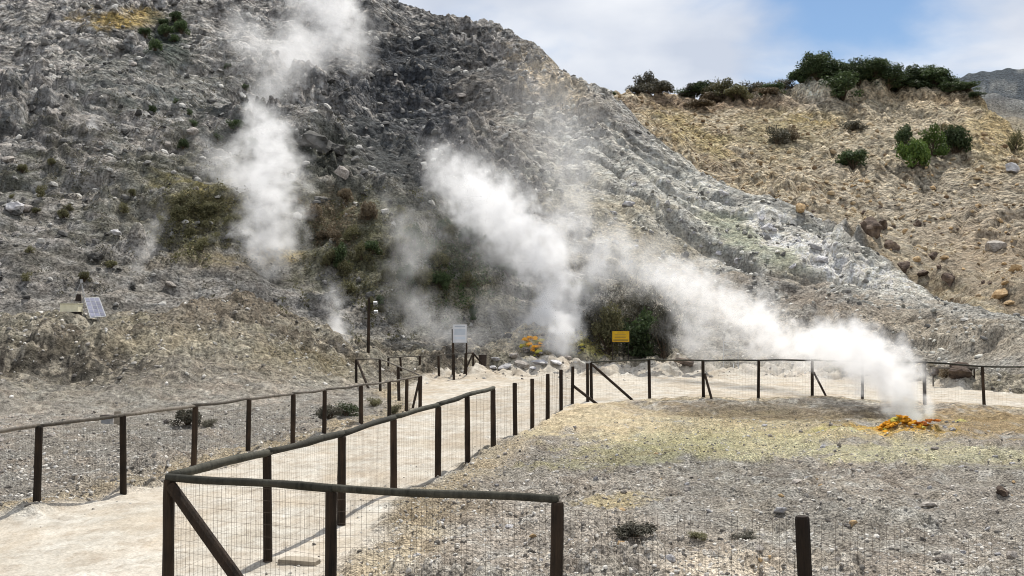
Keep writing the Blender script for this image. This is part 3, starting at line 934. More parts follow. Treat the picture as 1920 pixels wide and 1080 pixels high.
front = [post_at(315, 1100, 899, 9.3), post_at(620, 1100, 920, 8.66), post_at(1042, 1100, 941, 8.05), post_at(1515, 1100, 968, 7.5), post_at(2120, 1100, 1003, 6.95)]
ff = Fence(front, 'near wooden fence across the bottom with a mossy top rail and one slanting brace', rail_to=(0, 1), post_r=.052)
bx0, by0, bz0, bt0 = front[0]; bx1, by1, bz1, bt1 = front[1]
d = Vector((bx1 - bx0, by1 - by0, 0)).normalized()
ff.brace((bx0 + d.x * .03, by0 + d.y * .03 - .02, bt0 - .05), (bx0 + d.x * 1.12, by0 + d.y * 1.12 - .02, bz0 - .06), .056)

rp = [front[0], post_at(502, 1045, 852), post_at(640, 977, 817), post_at(738, 918, 785), post_at(821, 893, 762), post_at(877, 871, 743), post_at(925, 840, 730),
      post_at(966, 815, 718), post_at(998, 802, 710), post_at(1027, 788, 701), post_at(1052, 770, 693), post_at(1073, 755, 687)]
rp[0] = (rp[0][0], rp[0][1] + .02, rp[0][2], rp[0][3])
rf = Fence(rp[1:], 'long fence with bare upper posts along the right side of the pale path', rail_to=(0, 1, 2, 3, 4), rail_r=.04)
rf.rail((rp[0][0], rp[0][1] + .06, rp[0][3]), (rp[1][0], rp[1][1], rp[1][3] - .005), .042)
rf.wire(rp[0], rp[1], .05)
rf.brace((rp[-1][0], rp[-1][1], at(1073, 722, rp[-1][1]).z), (rp[-1][0] + .75, rp[-1][1] - .2, rp[-1][2] + .0), .045)

fp = [post_at(1102, 746, 681, 32.2), post_at(1109, 746, 680, 32.9), post_at(1218, 746, 675), post_at(1319, 747, 677), post_at(1422, 746, 676), post_at(1523, 746, 676), post_at(1617, 747, 679),
      post_at(1734, 757, 680), post_at(1845, 757, 688), post_at(1975, 760, 690)]
far_f = Fence(fp, 'far fence with a straight thin rail standing across the flat, behind the steam', rail_to=(1, 2, 3, 4, 5, 6, 7, 8), rail_r=.026, cell=.1, wire_to=(1, 2, 3, 4, 5, 6, 7, 8))
p = fp[1]; e = at(1186, 745, 32.6); far_f.brace((p[0] + .02, p[1] - .05, p[3] - .06), (e.x, e.y, G(e.x, e.y)), .045)
p = fp[3]; e = at(1328, 746, 33.0); far_f.brace((p[0] + .03, p[1] - .1, p[2] + .75), (e.x, p[1] - .5, G(e.x, p[1] - .5)), .04)
p = fp[5]; far_f.brace((p[0] + .03, p[1] - .08, p[2] + .85), (p[0] + .32, p[1] - .4, G(p[0] + .32, p[1] - .4)), .035)

lp = [post_at(-145, 992, 828), post_at(69, 952, 800), post_at(231, 923, 779), post_at(363, 880, 762), post_at(465, 853, 749), post_at(549, 832, 739), post_at(608, 816, 732),
      post_at(677, 797, 723), post_at(730, 780, 716), post_at(762, 772, 711), post_at(788, 766, 705)]
lf = Fence(lp, 'long fence with a thin grey sagging rail on the left side of the path', mat_rail='greyrail', rail_r=.026, sag=.012)
p = lp[-1]; e = at(773, 769, 28.9); lf.brace((p[0] - .02, p[1] + .03, p[3] - .05), (e.x, e.y, G(e.x, e.y)), .035)

cp = [(lp[-1][0] - .02, lp[-1][1] + .16, lp[-1][2], lp[-1][3]), post_at(748, 748, 688), post_at(713, 735, 674), post_at(668, 722, 674, 38.5)]
cf = Fence(cp, 'short fence turning away from the path towards the tall dark pole', mat_rail='greyrail', rail_r=.024, cell=.1)
p = cp[3]; e = at(691, 713, 37.5); cf.brace((p[0] + .03, p[1], p[3] - .05), (e.x, e.y, G(e.x, e.y)), .045)
dp = [post_at(728, 706, 671, 45), post_at(752, 706, 670, 45), post_at(787, 708, 668, 44.4), post_at(823, 712, 667, 43.2), post_at(851, 712, 664, 43.0)]
df = Fence(dp, 'low fence in the rear between the tall pole and the white notice board', mat_rail='greyrail', rail_r=.02, cell=.1)

# A-shaped fence end and bin beyond the notice board
x0, y0, z0, t0 = post_at(887, 701, 662, 46.5)
ep = [post_at(872, 706, 664, 45.5), (x0, y0, z0, t0)]
ef = Fence(ep, 'short fence end with two slanting braces beside the notice board', mat_rail='post', rail_r=.03, cell=.1)
e = at(866, 706, 45.2); ef.brace((x0 - .02, y0 - .05, t0 - .05), (e.x, e.y, G(e.x, e.y)), .04)
e = at(904, 692, 46.8); ef.brace((x0 + .03, y0, t0 - .04), (e.x, e.y, G(e.x, e.y) + .3), .04)

x, y = at(905, 700, 47.6).x, 47.6; z = G(x, y)
root = empty('litter_bin', (x, y, z), 'dark brown litter bin on a post beside the short fence end', 'bin')
m = MB(); m.tube([(0, 0, -.1), (0, 0, .42)], .04, 8); m.build('post', MAT['post'], root)
m = MB()
n = 14
m.tube([(0, 0, .38), (0, 0, .40), (0, 0, .90), (0, 0, .93)], [.14, .17, .19, .2], n); m.build('body', MAT['metal_dark'], root)
m = MB(); m.tube([(0, 0, .932), (0, 0, .955)], [.205, .205], n); m.build('rim', MAT['metal_dark'], root)

# ------------------------------------------------------------------ boards, pole, solar kit
x, y, z, t = post_at(849, 712, 617, 44.4)
root = empty('notice_board', (x, y, z), 'white notice board on two dark posts by the end of the path', 'notice board')
m = MB(); m.tube([(0, 0, -.15), (.01, 0, 1.1), (0, 0, t - z)], .055, 10, True, .03); m.build('leg', MAT['post'], root)
m = MB(); m.tube([(.60, 0, -.15), (.60, 0, 1.5)], .035, 8); m.build('leg', MAT['post'], root)
m = MB(); m.box((.31, -.045, 1.78), (.59, .025, .80)); m.build('panel', MAT['board'], root)
m = MB()
for zz in (1.375, 2.185): m.box((.31, -.048, zz), (.63, .04, .022))
for xx in (.004, .616): m.box((xx, -.048, 1.78), (.022, .04, .79))
m.build('frame', MAT['galv'], root)
for i, (cx, cz, w, h) in enumerate(((.31, 2.08, .46, .05), (.31, 1.84, .48, .26), (.31, 1.58, .46, .12))):
    m = MB(); m.box((cx, -.0595, cz), (w, .003, h)); m.build('print_patch', MAT['printg'], root)
m = MB(); m.box((.05, -.0, t - z - .03), (.16, .05, .05)); m.build('bracket', MAT['metal_dark'], root)

Ys = 52.5
x, y = at(1147, 668, Ys).x, Ys; z = G(x, y)
root = empty('warning_sign', (x, y, z), 'yellow warning board on two thin legs in front of the green shrubs', 'sign')
w = 34 / F * Ys; zt = at(1160, 620, Ys).z - z; zb = at(1160, 642, Ys).z - z
for xx in (.05, w - .08):
    m = MB(); m.tube([(xx, 0.03, -.2), (xx, 0.03, zt)], .025, 8); m.build('leg', MAT['metal_dark'], root)
m = MB(); m.box((w / 2, 0, (zt + zb) / 2), (w - .06, .02, zt - zb - .05)); m.build('panel', MAT['ysign'], root)
m = MB()
for zz in (zt, zb): m.box((w / 2, -.004, zz), (w, .04, .035))
for xx in (.012, w - .012): m.box((xx, -.004, (zt + zb) / 2), (.03, .04, zt - zb - .036))
m.build('frame', MAT['metal_dark'], root)
for k, zz in enumerate((.80, .66, .54, .42)):
    m = MB(); m.box((w / 2 + (-.02 if k % 2 else .01), -.0115, zb + (zt - zb) * zz), (w * (.62 if k else .4), .003, .016)); m.build('print_line', MAT['print'], root)
m = MB(); m.box((w / 2, -.0115, zb + (zt - zb) * .2), (w * .82, .003, .05)); m.build('print_line', MAT['print'], root)

Ys = 50.5
x, y = at(1357, 690, Ys).x, Ys; z = G(x, y)
root = empty('empty_sign_frame', (x, y, z), 'bare grey metal sign frame half hidden in the steam', 'sign frame')
w = 27 / F * Ys; zt = at(1360, 640, Ys).z - z
for xx in (0, w): m = MB(); m.tube([(xx, 0, -.2), (xx, 0, zt)], .022, 8); m.build('leg', MAT['galv'], root)
for k, zz in enumerate((zt - .02, zt - .40, zt - .78)): m = MB(); m.tube([(.024, 0, zz), (w - .024, 0, zz)], .018, 6); m.build('crossbar', MAT['galv'], root)
m = MB(); m.tube([(w - .2, 0.1, .45), (w - .35, -.5, -.05)], .02, 6); m.tube([(w - .1, -.1, .45), (w + .1, -.5, -.05)], .02, 6); m.build('strut', MAT['galv'], root)

Ys = 46.0
x, y = at(690, 700, Ys).x, Ys; z = G(x, y); zt = at(690, 559, Ys).z - z
root = empty('light_pole', (x, y, z), 'tall dark wooden pole carrying small white lamps at the foot of the slope', 'pole')
m = MB(); m.tube([(0, 0, -.3), (.02, 0, zt * .5), (0.03, 0, zt)], [.075, .07, .06], 12, True, .03); m.build('shaft', MAT['post'], root)
for xx, zz in ((.33, zt - .22), (.36, zt - .62)):
    m = MB(); m.box((xx / 2 + .03, -.03, zz - .02), (xx - .1, .03, .03)); a_ = m.build('arm', MAT['metal_dark'], root)
    m = MB(); m.box((xx, -.10, zz), (.17, .12, .12), Matrix.Rotation(.4, 3, 'X')); l_ = m.build('lamp', MAT['lampwhite'], root)
    m = MB(); m.box((xx, -.168, zz - .03), (.14, .008, .09), Matrix.Rotation(.4, 3, 'X')); m.build('glass', MAT['glass_dark'], l_)

# solar panel, box and frame on the knoll
def knoll_top(px, y0=30, y1=46):
    Ys = np.linspace(y0, y1, 400); Xs = (px - 960) / F * Ys
    el = (ground(Xs, Ys) - CAMZ) / Ys
    k = int(np.argmax(el)); return float(Xs[k]), float(Ys[k]), float(ground(Xs[k], Ys[k])[0])


kx, ky, kz = knoll_top(170)
S = ky / F
root = empty('solar_panel', (kx, ky, kz), 'tilted grey solar panel on the rim of the brown knoll at left', 'solar panel')
tl, tr_, br, bl = (Vector((-22 * S, .5, 40 * S)), Vector((2 * S, .75, 41 * S)), Vector((29 * S, .05, .10)), Vector((4 * S, -.25, .04)))
nrm = (tr_ - tl).cross(bl - tl).normalized()
if nrm.y > 0: nrm = -nrm
m = MB()
q = [tl, tr_, br, bl]
m.add([p_ + nrm * .0 for p_ in q] + [p_ - nrm * .035 for p_ in q], [(0, 1, 2, 3), (7, 6, 5, 4), (0, 4, 5, 1), (1, 5, 6, 2), (2, 6, 7, 3), (3, 7, 4, 0)])
m.build('panel_frame', MAT['galv'], root)
for i in range(3):
    for j in range(5):
        f_ = lambda u, v: tl.lerp(tr_, u).lerp(bl.lerp(br, u), v) + nrm * .004
        u0, u1, v0, v1 = (i + .08) / 3, (i + .92) / 3, (j + .07) / 5, (j + .93) / 5
        u0, u1 = .04 + u0 * .92, .04 + u1 * .92; v0, v1 = .03 + v0 * .94, .03 + v1 * .94
        m = MB(); qq = [f_(u0, v0), f_(u1, v0), f_(u1, v1), f_(u0, v1)]
        m.add([*qq, *[p_ + nrm * .004 for p_ in qq]], [(3, 2, 1, 0), (4, 5, 6, 7), (0, 1, 5, 4), (1, 2, 6, 5), (2, 3, 7, 6), (3, 0, 4, 7)])
        m.build('cell', MAT['pv'], root)
m = MB()
m.tube([tl - nrm * .05, (-30 * S, .2, -.1)], .018, 6); m.tube([tr_ - nrm * .05, (-6 * S, 1.0, -.1)], .018, 6)
m.tube([tl - nrm * .05, tr_ - nrm * .05], .018, 6); m.build('stand', MAT['galv'], root)
_k = knoll_top(139); bxx, byy = _k[0], _k[1] - .25
bz = G(bxx, byy) + .12
root = empty('battery_box', (bxx, byy, bz), 'cream box lying on the knoll beside the solar panel', 'box')
m = MB(); m.box((0, 0, .26), (33 * S, .5, .32)); m.build('body', MAT['box'], root)
m = MB(); m.box((0, 0, .44), (35 * S, .54, .035)); m.build('lid', MAT['box'], root)
for xx in (-.28, .28): m = MB(); m.box((xx, 0, .02), (.1, .5, .16)); m.build('foot', MAT['metal_dark'], root)
root = empty('tripod', (bxx + .02, byy + .5, G(bxx, byy + .5)), 'thin metal tripod with a small device behind the cream box', 'tripod')
top = Vector((.12, .1, 1.28))
for q_ in ((-.42, -.1, -.05), (.5, 0, -.05), (.1, .6, -.05)): m = MB(); m.tube([top, q_], .014, 6); m.build('leg', MAT['galv'], root)
m = MB(); m.tube([top - Vector((0, 0, .05)), top + Vector((0, 0, .1))], .05, 10); m.build('head', MAT['galv'], root)
m = MB(); m.tube([(0, .1, .45), (.02, .1, .75)], [.13, .09], 10); m.build('device', MAT['metal_dark'], root)

# little dark box with a white tag inside the left fence
p_ = at(201, 800, 24.5); z = G(p_.x, 24.5)
root = empty('ground_box', (p_.x, 24.5, z), 'small dark lidded box behind the left fence near its third post', 'box')
m = MB(); m.box((0, 0, .10), (.22, .2, .2)); m.build('body', MAT['galv'], root)
m = MB(); m.box((0, 0, .22), (.26, .24, .05)); m.build('lid', MAT['metal_dark'], root)
m = MB(); m.box((.24, .02, .16), (.16, .02, .34)); m.build('plate', MAT['slab'], root)

# flat slab near the second post
p_ = at(560, 1047, 4845 / 447); z = G(p_.x, p_.y)
m = MB()
vs = [(-.21, -.07), (.2, -.09), (.23, .03), (.12, .1), (-.16, .09)]
m.add([(a_, b_, -.02) for a_, b_ in vs] + [(a_ * .98, b_ * .97, .045) for a_, b_ in vs], [(4, 3, 2, 1, 0), (5, 6, 7, 8, 9)] + [(i, (i + 1) % 5, 5 + (i + 1) % 5, 5 + i) for i in range(5)])
o = m.build('stone_slab', MAT['slab']); o.location = (p_.x, p_.y, z + .01); o.rotation_euler = (.03, .04, -.06)
tag(o, 'flat grey stone slab at the foot of the post nearest the corner of the near fence', 'stone slab')
# ------------------------------------------------------------------ rocks
def rock_mesh(seed, sub=2, rough=.28, flat=.75):
    rnd = random.Random(seed)
    bm = bmesh.new(); bmesh.ops.create_icosphere(bm, subdivisions=sub, radius=1)
    planes = []
    for _ in range(12):
        n_ = Vector((rnd.gauss(0, 1), rnd.gauss(0, 1), rnd.gauss(0, .8))).normalized(); planes.append((n_, rnd.uniform(.5, .8)))
    offs = [rnd.uniform(0, 50) for _ in range(3)]
    from mathutils import noise as mn
    for v in bm.verts:
        c = v.co.copy()
        for n_, d_ in planes:
            k = c.dot(n_)
            if k > d_: c -= n_ * (k - d_) * .96
        c *= 1 + rough * mn.noise(c * 1.7 + Vector(offs)) + rough * .4 * mn.noise(c * 4.5 + Vector(offs))
        v.co = Vector((c.x, c.y * .85, c.z * flat))
    me = bpy.data.meshes.new('rock'); bm.to_mesh(me); bm.free()
    return me


def rock_set(m, k=4, sub=2, **kw):
    out = []
    for i in range(k):
        me = rock_mesh(random.randint(0, 99999), sub, **kw); me.materials.append(m); out.append(me)
    return out


R_brown = rock_set(MAT['brownrock'], 4, 3); R_grey = rock_set(MAT['stone'], 5, 2); R_tan = rock_set(MAT['tanstone'], 5, 2)
R_dark = rock_set(MAT['darkrock'], 3, 3, rough=.4); R_pale = rock_set(MAT['palerock'], 3, 3)
R_or = rock_set(MAT['orange'], 4, 2, rough=.5); R_od = rock_set(MAT['orange_deep'], 2, 2, rough=.5); R_ye = rock_set(MAT['yellow'], 3, 2, rough=.5)


def rock(name, meshes, px, py, wpx, label, group=None, cat='boulder', fl=1.0, asp=1.0, rz=None, sink=.6):
    x, y, z = hit(px, py)
    r = wpx / 2 / F * y
    o = bpy.data.objects.new(name, random.choice(meshes)); C.objects.link(o)
    o.scale = (r, r * .9, r * asp)
    o.location = (x, y, G(x, y) + r * asp * .75 * (1 - sink) * .6)
    o.rotation_euler = (random.uniform(-.2, .2), random.uniform(-.2, .2), random.uniform(0, 6.28) if rz is None else rz)
    tag(o, label, cat, group)
    return o


rock('boulder', R_brown, 1633, 436, 62, 'largest dark brown boulder on the ochre slope at right')
rock('boulder', R_brown, 1654, 428, 32, 'upright dark boulder leaning on the right of the largest brown boulder', asp=1.3)
rock('boulder', R_brown, 1673, 468, 38, 'brown boulder just below and right of the largest one')
rock('boulder', R_tan, 1500, 398, 34, 'tan block sitting at the edge where the ochre slope meets the grey ridge')
rock('boulder', R_brown, 1748, 486, 24, 'small reddish brown boulder standing alone right of the boulder row', asp=1.2)
rock('boulder', R_brown, 1692, 506, 38, 'dark brown boulder resting against the end of the pale ridge')
rock('boulder', R_brown, 1733, 516, 34, 'low elongated brown boulder between two rounder ones below the pale ridge', asp=.7)
rock('boulder', R_brown, 1780, 533, 40, 'dark rounded boulder lowest in the row beside the pale ridge')
rock('boulder', R_tan, 1875, 562, 42, 'yellowish brown boulder low on the slope near the right edge')
rock('boulder', R_grey, 1868, 467, 56, 'flat grey green boulder on the slope near the right edge', asp=.6)
rock('boulder', R_tan, 1906, 508, 30, 'tan boulder half buried above the yellowish one at the right edge')
rock('boulder', R_pale, 1898, 322, 34, 'pale white rock high on the slope at the right edge')
rock('boulder', R_brown, 1720, 425, 22, 'small brown rock right of the largest boulder')
rock('boulder', R_tan, 1750, 355, 20, 'small tan rock in the middle of the ochre slope', asp=.8)
rock('boulder', R_dark, 600, 277, 92, 'craggy black outcrop jutting from the mountain right of the left steam plume', asp=.7, sink=.6)
rock('boulder', R_dark, 632, 290, 50, 'lower dark crag at the right foot of the black outcrop', asp=.7, sink=.6)
rock('boulder', R_pale, 26, 392, 56, 'pale lilac rock on the dark slope at the left edge', asp=.6, sink=.5)
rock('boulder', R_pale, 218, 440, 22, 'small white rock on the dark slope left of the left steam plume')
rock('boulder', R_brown, 1800, 707, 74, 'low brown rounded rock beneath the flat top beam beyond the far fence', asp=.62)
rock('boulder', R_brown, 1752, 702, 22, 'rusty rock left of the low brown rounded rock beyond the far fence')
rock('stone', R_grey, 1775, 1052, 34, 'largest grey stone in the lower right of the rubble', cat='stone', asp=.9)
rock('stone', R_pale, 1462, 960, 26, 'pale stone behind the lone post at lower right', cat='stone')
rock('stone', R_grey, 1742, 950, 44, 'broad bluish grey stone in the rubble right of the lone post', cat='stone', asp=.5)
rock('stone', R_brown, 1880, 930, 34, 'dark stone in the rubble by the right edge', cat='stone', asp=.6)
rock('stone', R_tan, 1600, 985, 22, 'tan stone just right of the lone post', cat='stone')

# beam over the low rock beyond the far fence
x, y, z = hit(1800, 716)
m = MB(); S = y / F
m.box((0, .5, 25 * S), (84 * S, .35, .06)); o = m.build('timber_beam', MAT['greyrail'], None, False)
root = empty('timber_shelter', (x, y, z), 'low timber beam on short stumps above the brown rock beyond the far fence', 'shelter')
o.parent = root
for xx in (-40 * S, 38 * S): m = MB(); m.tube([(xx, .5, -.2), (xx, .5, 25 * S - .035)], .03, 8); m.build('stump', MAT['post'], root)

def where(x, y):
    px = 960 + F * x / y
    side = 'at left' if px < 480 else 'left of centre' if px < 960 else 'right of centre' if px < 1440 else 'at right'
    dist = 'near the front' if y < 13 else 'well behind the near fence' if y < 28 else 'low down' if G(x, y) < 9 else 'half way up' if G(x, y) < 22 else 'high up'
    return ', ' + dist + ' ' + side


# individual stones of the floor and of the slopes (share mesh data)
def scatter(n, polyfn, meshes, name, label, group, smin, smax, cat='stone'):
    k = 0; tries = 0
    while k < n and tries < n * 60:
        tries += 1
        x, y = polyfn()
        r = smin * (smax / smin) ** (random.random() ** 2.2)
        z = G(x, y)
        o = bpy.data.objects.new(name, random.choice(meshes)); C.objects.link(o)
        o.scale = (r, r * random.uniform(.7, 1), r * random.uniform(.6, 1)); o.location = (x, y, z + r * .15)
        o.rotation_euler = (random.uniform(-.4, .4), random.uniform(-.4, .4), random.uniform(0, 6.28))
        tag(o, label + where(x, y), cat, group); k += 1


def on_right():
    while True:
        Y_ = random.uniform(8.2, 24); X_ = random.uniform(-3, 12.5) * (Y_ / 24 + .1)
        if poly_sd(np.array([X_]), np.array([Y_]), ROAD)[0] < -.3 and abs(X_ / Y_) < .53: return X_, Y_


def on_left():
    while True:
        Y_ = random.uniform(14, 27); X_ = random.uniform(-14, -4)
        if poly_sd(np.array([X_]), np.array([Y_]), ROAD)[0] < -.4 and abs(X_ / Y_) < .53: return X_, Y_


def on_pix(x0, x1, y0, y1, cond=None):
    def f():
        while True:
            px = random.uniform(x0, x1); py = random.uniform(y0, y1)
            if cond is None or cond(px, py):
                a_ = hit(px, py, 40.0); return a_[0], a_[1]
    return f


scatter(190, on_right, R_grey + R_pale, 'stone', 'loose grey stone right of the path', 'loose grey stones right of the path', .03, .10)
scatter(25, on_right, R_tan, 'stone', 'loose tan stone right of the path', 'loose tan stones right of the path', .03, .085)
scatter(40, on_left, R_grey + R_pale, 'stone', 'loose grey stone behind the left fence', 'loose grey stones behind the left fence', .04, .12)
oc = lambda px, py: py > 230 + max(0, (px - 1230)) * .56 - 10 and py < 330 + max(0, (px - 1300)) * .47 - 20 or px > 1560 and py < 440 + (px - 1560) * .42 and py > 300
scatter(60, on_pix(1300, 1915, 300, 590, oc), R_tan, 'boulder', 'tan rock scattered on the ochre slope', 'tan rocks on the ochre slope', .14, .5, 'rock')
scatter(26, on_pix(1400, 1915, 350, 590, oc), R_brown, 'boulder', 'small brown rock scattered on the ochre slope', 'small brown rocks on the ochre slope', .15, .45, 'rock')
scatter(50, on_pix(1150, 1640, 330, 520, lambda a_, b_: b_ > 270 + (a_ - 1230) * .55), R_pale, 'boulder', 'pale rock on the whitened flank of the mountain', 'pale rocks on the whitened flank', .2, .6, 'rock')
scatter(70, on_pix(0, 900, 40, 560), R_grey + R_dark, 'boulder', 'grey rock on the dark mountain slope', 'grey rocks on the dark slope', .2, .75, 'rock')

# gravel and scree too small or too many to count
def loose_mat(name, dark, mid, pale):
    m, nt, b_ = mat(name); L = nt.links.new
    g = mnode(nt, 'ShaderNodeNewGeometry')
    cr = mnode(nt, 'ShaderNodeValToRGB')
    cr.color_ramp.elements[0].position = 0; cr.color_ramp.elements[0].color = (*dark, 1)
    cr.color_ramp.elements[1].position = 1; cr.color_ramp.elements[1].color = (*pale, 1)
    e_ = cr.color_ramp.elements.new(.5); e_.color = (*mid, 1)
    L(g.outputs['Random Per Island'], cr.inputs[0]); L(cr.outputs[0], b_.inputs['Base Color'])
    b_.inputs['Roughness'].default_value = 1
    return m


BASE = []
for i in range(6):
    me = rock_mesh(500 + i, 1, .3, .8)
    V_ = np.empty(len(me.vertices) * 3); me.vertices.foreach_get('co', V_)
    BASE.append((V_.reshape(-1, 3), np.array([list(p.vertices) for p in me.polygons]))); bpy.data.meshes.remove(me)
NV, NF = len(BASE[0][0]), len(BASE[0][1])


def gravel(n, mask, lo, hi, m, label, name='gravel', seed=1, power=2.2, rel=0.0):
    """stones lying on the parts of the ground where mask holds; rel makes them grow with distance"""
    rnd = np.random.default_rng(seed)
    w = np.clip(mask, 0, 1) * (np.abs(GT.ravel()) < math.radians(31))
    w = np.cumsum(w / w.sum())
    k = np.searchsorted(w, rnd.random(n)).clip(0, len(X) - 1)
    jr = (.5 + GR.ravel()[k] * .002)
    px_, py_ = X[k] + rnd.uniform(-.5, .5, n) * jr * .3, Y[k] + rnd.uniform(-.5, .5, n) * jr
    zz = ground(px_, py_)
    r = lo * (hi / lo) ** (rnd.random(n) ** power)
    if rel: r = r * (GR.ravel()[k] / rel)
    a_ = rnd.uniform(0, 6.28, n); c_, s_ = np.cos(a_)[:, None], np.sin(a_)[:, None]
    bi = rnd.integers(0, 6, n)
    B = np.stack([q[0] for q in BASE])[bi]; Fb = np.stack([q[1] for q in BASE])[bi]
    sx, sy, sz = r[:, None], (r * rnd.uniform(.6, 1, n))[:, None], (r * rnd.uniform(.5, .95, n))[:, None]
    vx, vy, vz = B[:, :, 0] * sx, B[:, :, 1] * sy, B[:, :, 2] * sz
    tl_ = rnd.uniform(-.5, .5, n)[:, None]
    vz = vz + vx * tl_
    W = np.stack([vx * c_ - vy * s_ + px_[:, None], vx * s_ + vy * c_ + py_[:, None], vz + (zz + r * .12)[:, None]], 2).reshape(-1, 3)
    FF = (Fb + (np.arange(n) * NV)[:, None, None]).reshape(-1, 3)
    return tag(link(name, mesh_np(name, W, FF, False), m), label, kind='stuff')


LG = loose_mat('loose_grey_stones', lin(92, 88, 83), lin(164, 159, 151), lin(220, 216, 208))
LT = loose_mat('loose_tan_stones', lin(104, 84, 62), lin(176, 156, 124), lin(216, 202, 176))
LD = loose_mat('loose_dark_stones', lin(72, 71, 69), lin(128, 126, 122), lin(198, 195, 188))
LP = loose_mat('loose_pale_stones', lin(120, 118, 110), lin(182, 180, 172), lin(224, 221, 210))
RB = GR.ravel()
offroad = (1 - sstep(.0, .3, M['road'])) * (1 - hill)
rightf = offroad * (1 - .85 * TAN) * (X > -3) * (X > (Y - 20) * .1 - 1.5) * (RB < 27)
leftf = offroad * (X < -3) * (RB < 30)
gravel(13000, rightf * (RB < 26), .013, .055, LG, 'small loose grey gravel right of the path', seed=1)
gravel(4000, rightf * (RB < 16), .008, .03, LP, 'fine pale grit right of the path', seed=2)
gravel(5000, leftf, .02, .07, LG, 'small loose gravel behind the left fence', seed=3)
gravel(4200, knoll, .03, .16, LG, 'loose stones covering the brown knoll', seed=4)
gravel(380, M['road'] * (RB < 30) * (M['rd'] < .9), .010, .035, LG, 'scattered grit along the edges of the path', seed=5)
dk = main * (1 - .85 * flk) * (.12 + sstep(-.1, .35, wob + .3 * (1 - ash) - .15))
gravel(10000, dk, .08, .62, LD, 'loose scree on the dark mountain slope', 'scree', seed=6, rel=90, power=3.2)
gravel(3000, main * flk * (.15 + sstep(0, .4, wob)), .07, .45, LP, 'loose scree on the pale mountain flank', 'scree', seed=7, rel=90, power=2.6)
gravel(3800, backh * (RB < 142) * (.15 + sstep(0, .4, wob)), .09, .55, LT, 'loose scree on the ochre slope', 'scree', seed=8, rel=110, power=2.8)

# orange sulphur crust at the near vent
def crust(name, cx, cy, items, label, cat='mineral crust'):
    root = empty(name, (cx, cy, G(cx, cy)), label, cat)
    for (dx, dy, dz, r, ms) in items:
        o = bpy.data.objects.new('lump', random.choice(ms)); C.objects.link(o); o.parent = root
        o.location = (dx, dy, G(cx + dx, cy + dy) - G(cx, cy) + dz); o.scale = (r * 1.15, r * random.uniform(.85, 1.1), r * random.uniform(.55, .8))
        o.rotation_euler = (random.uniform(-.3, .3), random.uniform(-.3, .3), random.uniform(0, 6))
    return root


Yc = 4845 / (813 - 600)
S = Yc / F
items = []
for k in range(120):
    t = random.uniform(-1, 1); u = random.uniform(-1, 1)
    hgt = (1 - t * t) * .20 * (1 - .6 * abs(u))
    ms = R_or if random.random() < .78 else (R_od if random.random() < .2 else R_ye)
    items.append((t * 37 * S, u * .30, max(0, hgt) * random.uniform(.3, 1.2), random.uniform(.045, .09), ms))
cx = at(1690, 813, Yc).x
crust('sulphur_crust', cx, Yc + .1, items, 'bright orange lumpy mineral crust in front of the nearest steam vent')
items = [(random.uniform(-.16, .16), random.uniform(-.14, .14), random.uniform(0, .12), random.uniform(.05, .10), R_or if random.random() < .5 else R_od) for _ in range(12)]
crust('sulphur_crust', at(1742, 812, Yc).x, Yc, items, 'small rounded orange lump at the right end of the bright orange crust')
items = [(random.uniform(-.3, .3), random.uniform(-.2, .2), random.uniform(0, .04), random.uniform(.04, .08), R_ye) for _ in range(16)]
crust('sulphur_crust', at(1721, 806, Yc).x, Yc + .35, items, 'low yellow green crust between the two orange lumps')

# stone piles around the big vent
x, y, z = hit(1000, 668, 44)
items = []
for k in range(48):
    t = random.uniform(0, 1); a_ = random.uniform(0, 6.28); rr_ = (1 - t * .45) * .85 * random.uniform(.4, 1)
    items.append((math.cos(a_) * rr_, math.sin(a_) * rr_ * .8 + .2, t * .72, random.uniform(.12, .22), R_or if t > .6 else (R_ye if t > .3 else R_grey + R_tan)))
crust('vent_stone_pile', x, y, items, 'heap of stones topped with orange and yellow crust at the big steam vent', 'stone pile')
x, y, z = hit(1090, 668, 44)
items = [(random.uniform(-.22, .22) * (1 - t_), random.uniform(-.2, .2), t_ * .75, random.uniform(.10, .18), R_ye if random.random() < .6 else R_dark) for t_ in np.linspace(0, 1, 14)]
crust('vent_stone_pile', x, y, items, 'small pointed mossy yellow pile of stones right of the big steam vent', 'stone pile')
for px, py, w_ in ((945, 690, 40), (978, 688, 44), (1012, 684, 34), (962, 676, 30), (1040, 682, 30), (930, 682, 24), (1066, 676, 22), (1000, 694, 22), (925, 694, 18)):
    rock('vent_stone', R_grey + R_pale, px, py, w_, 'flat pale stone on the apron in front of the big steam vent', 'flat stones in front of the big vent', 'stone', asp=.5)
rock('boulder', R_dark, 951, 632, 22, 'dark rounded stone on the mound left of the big steam vent', asp=.8)
rock('boulder', R_brown, 1285, 684, 52, 'dark low rock beyond the far fence left of the bare sign frame', asp=.45)
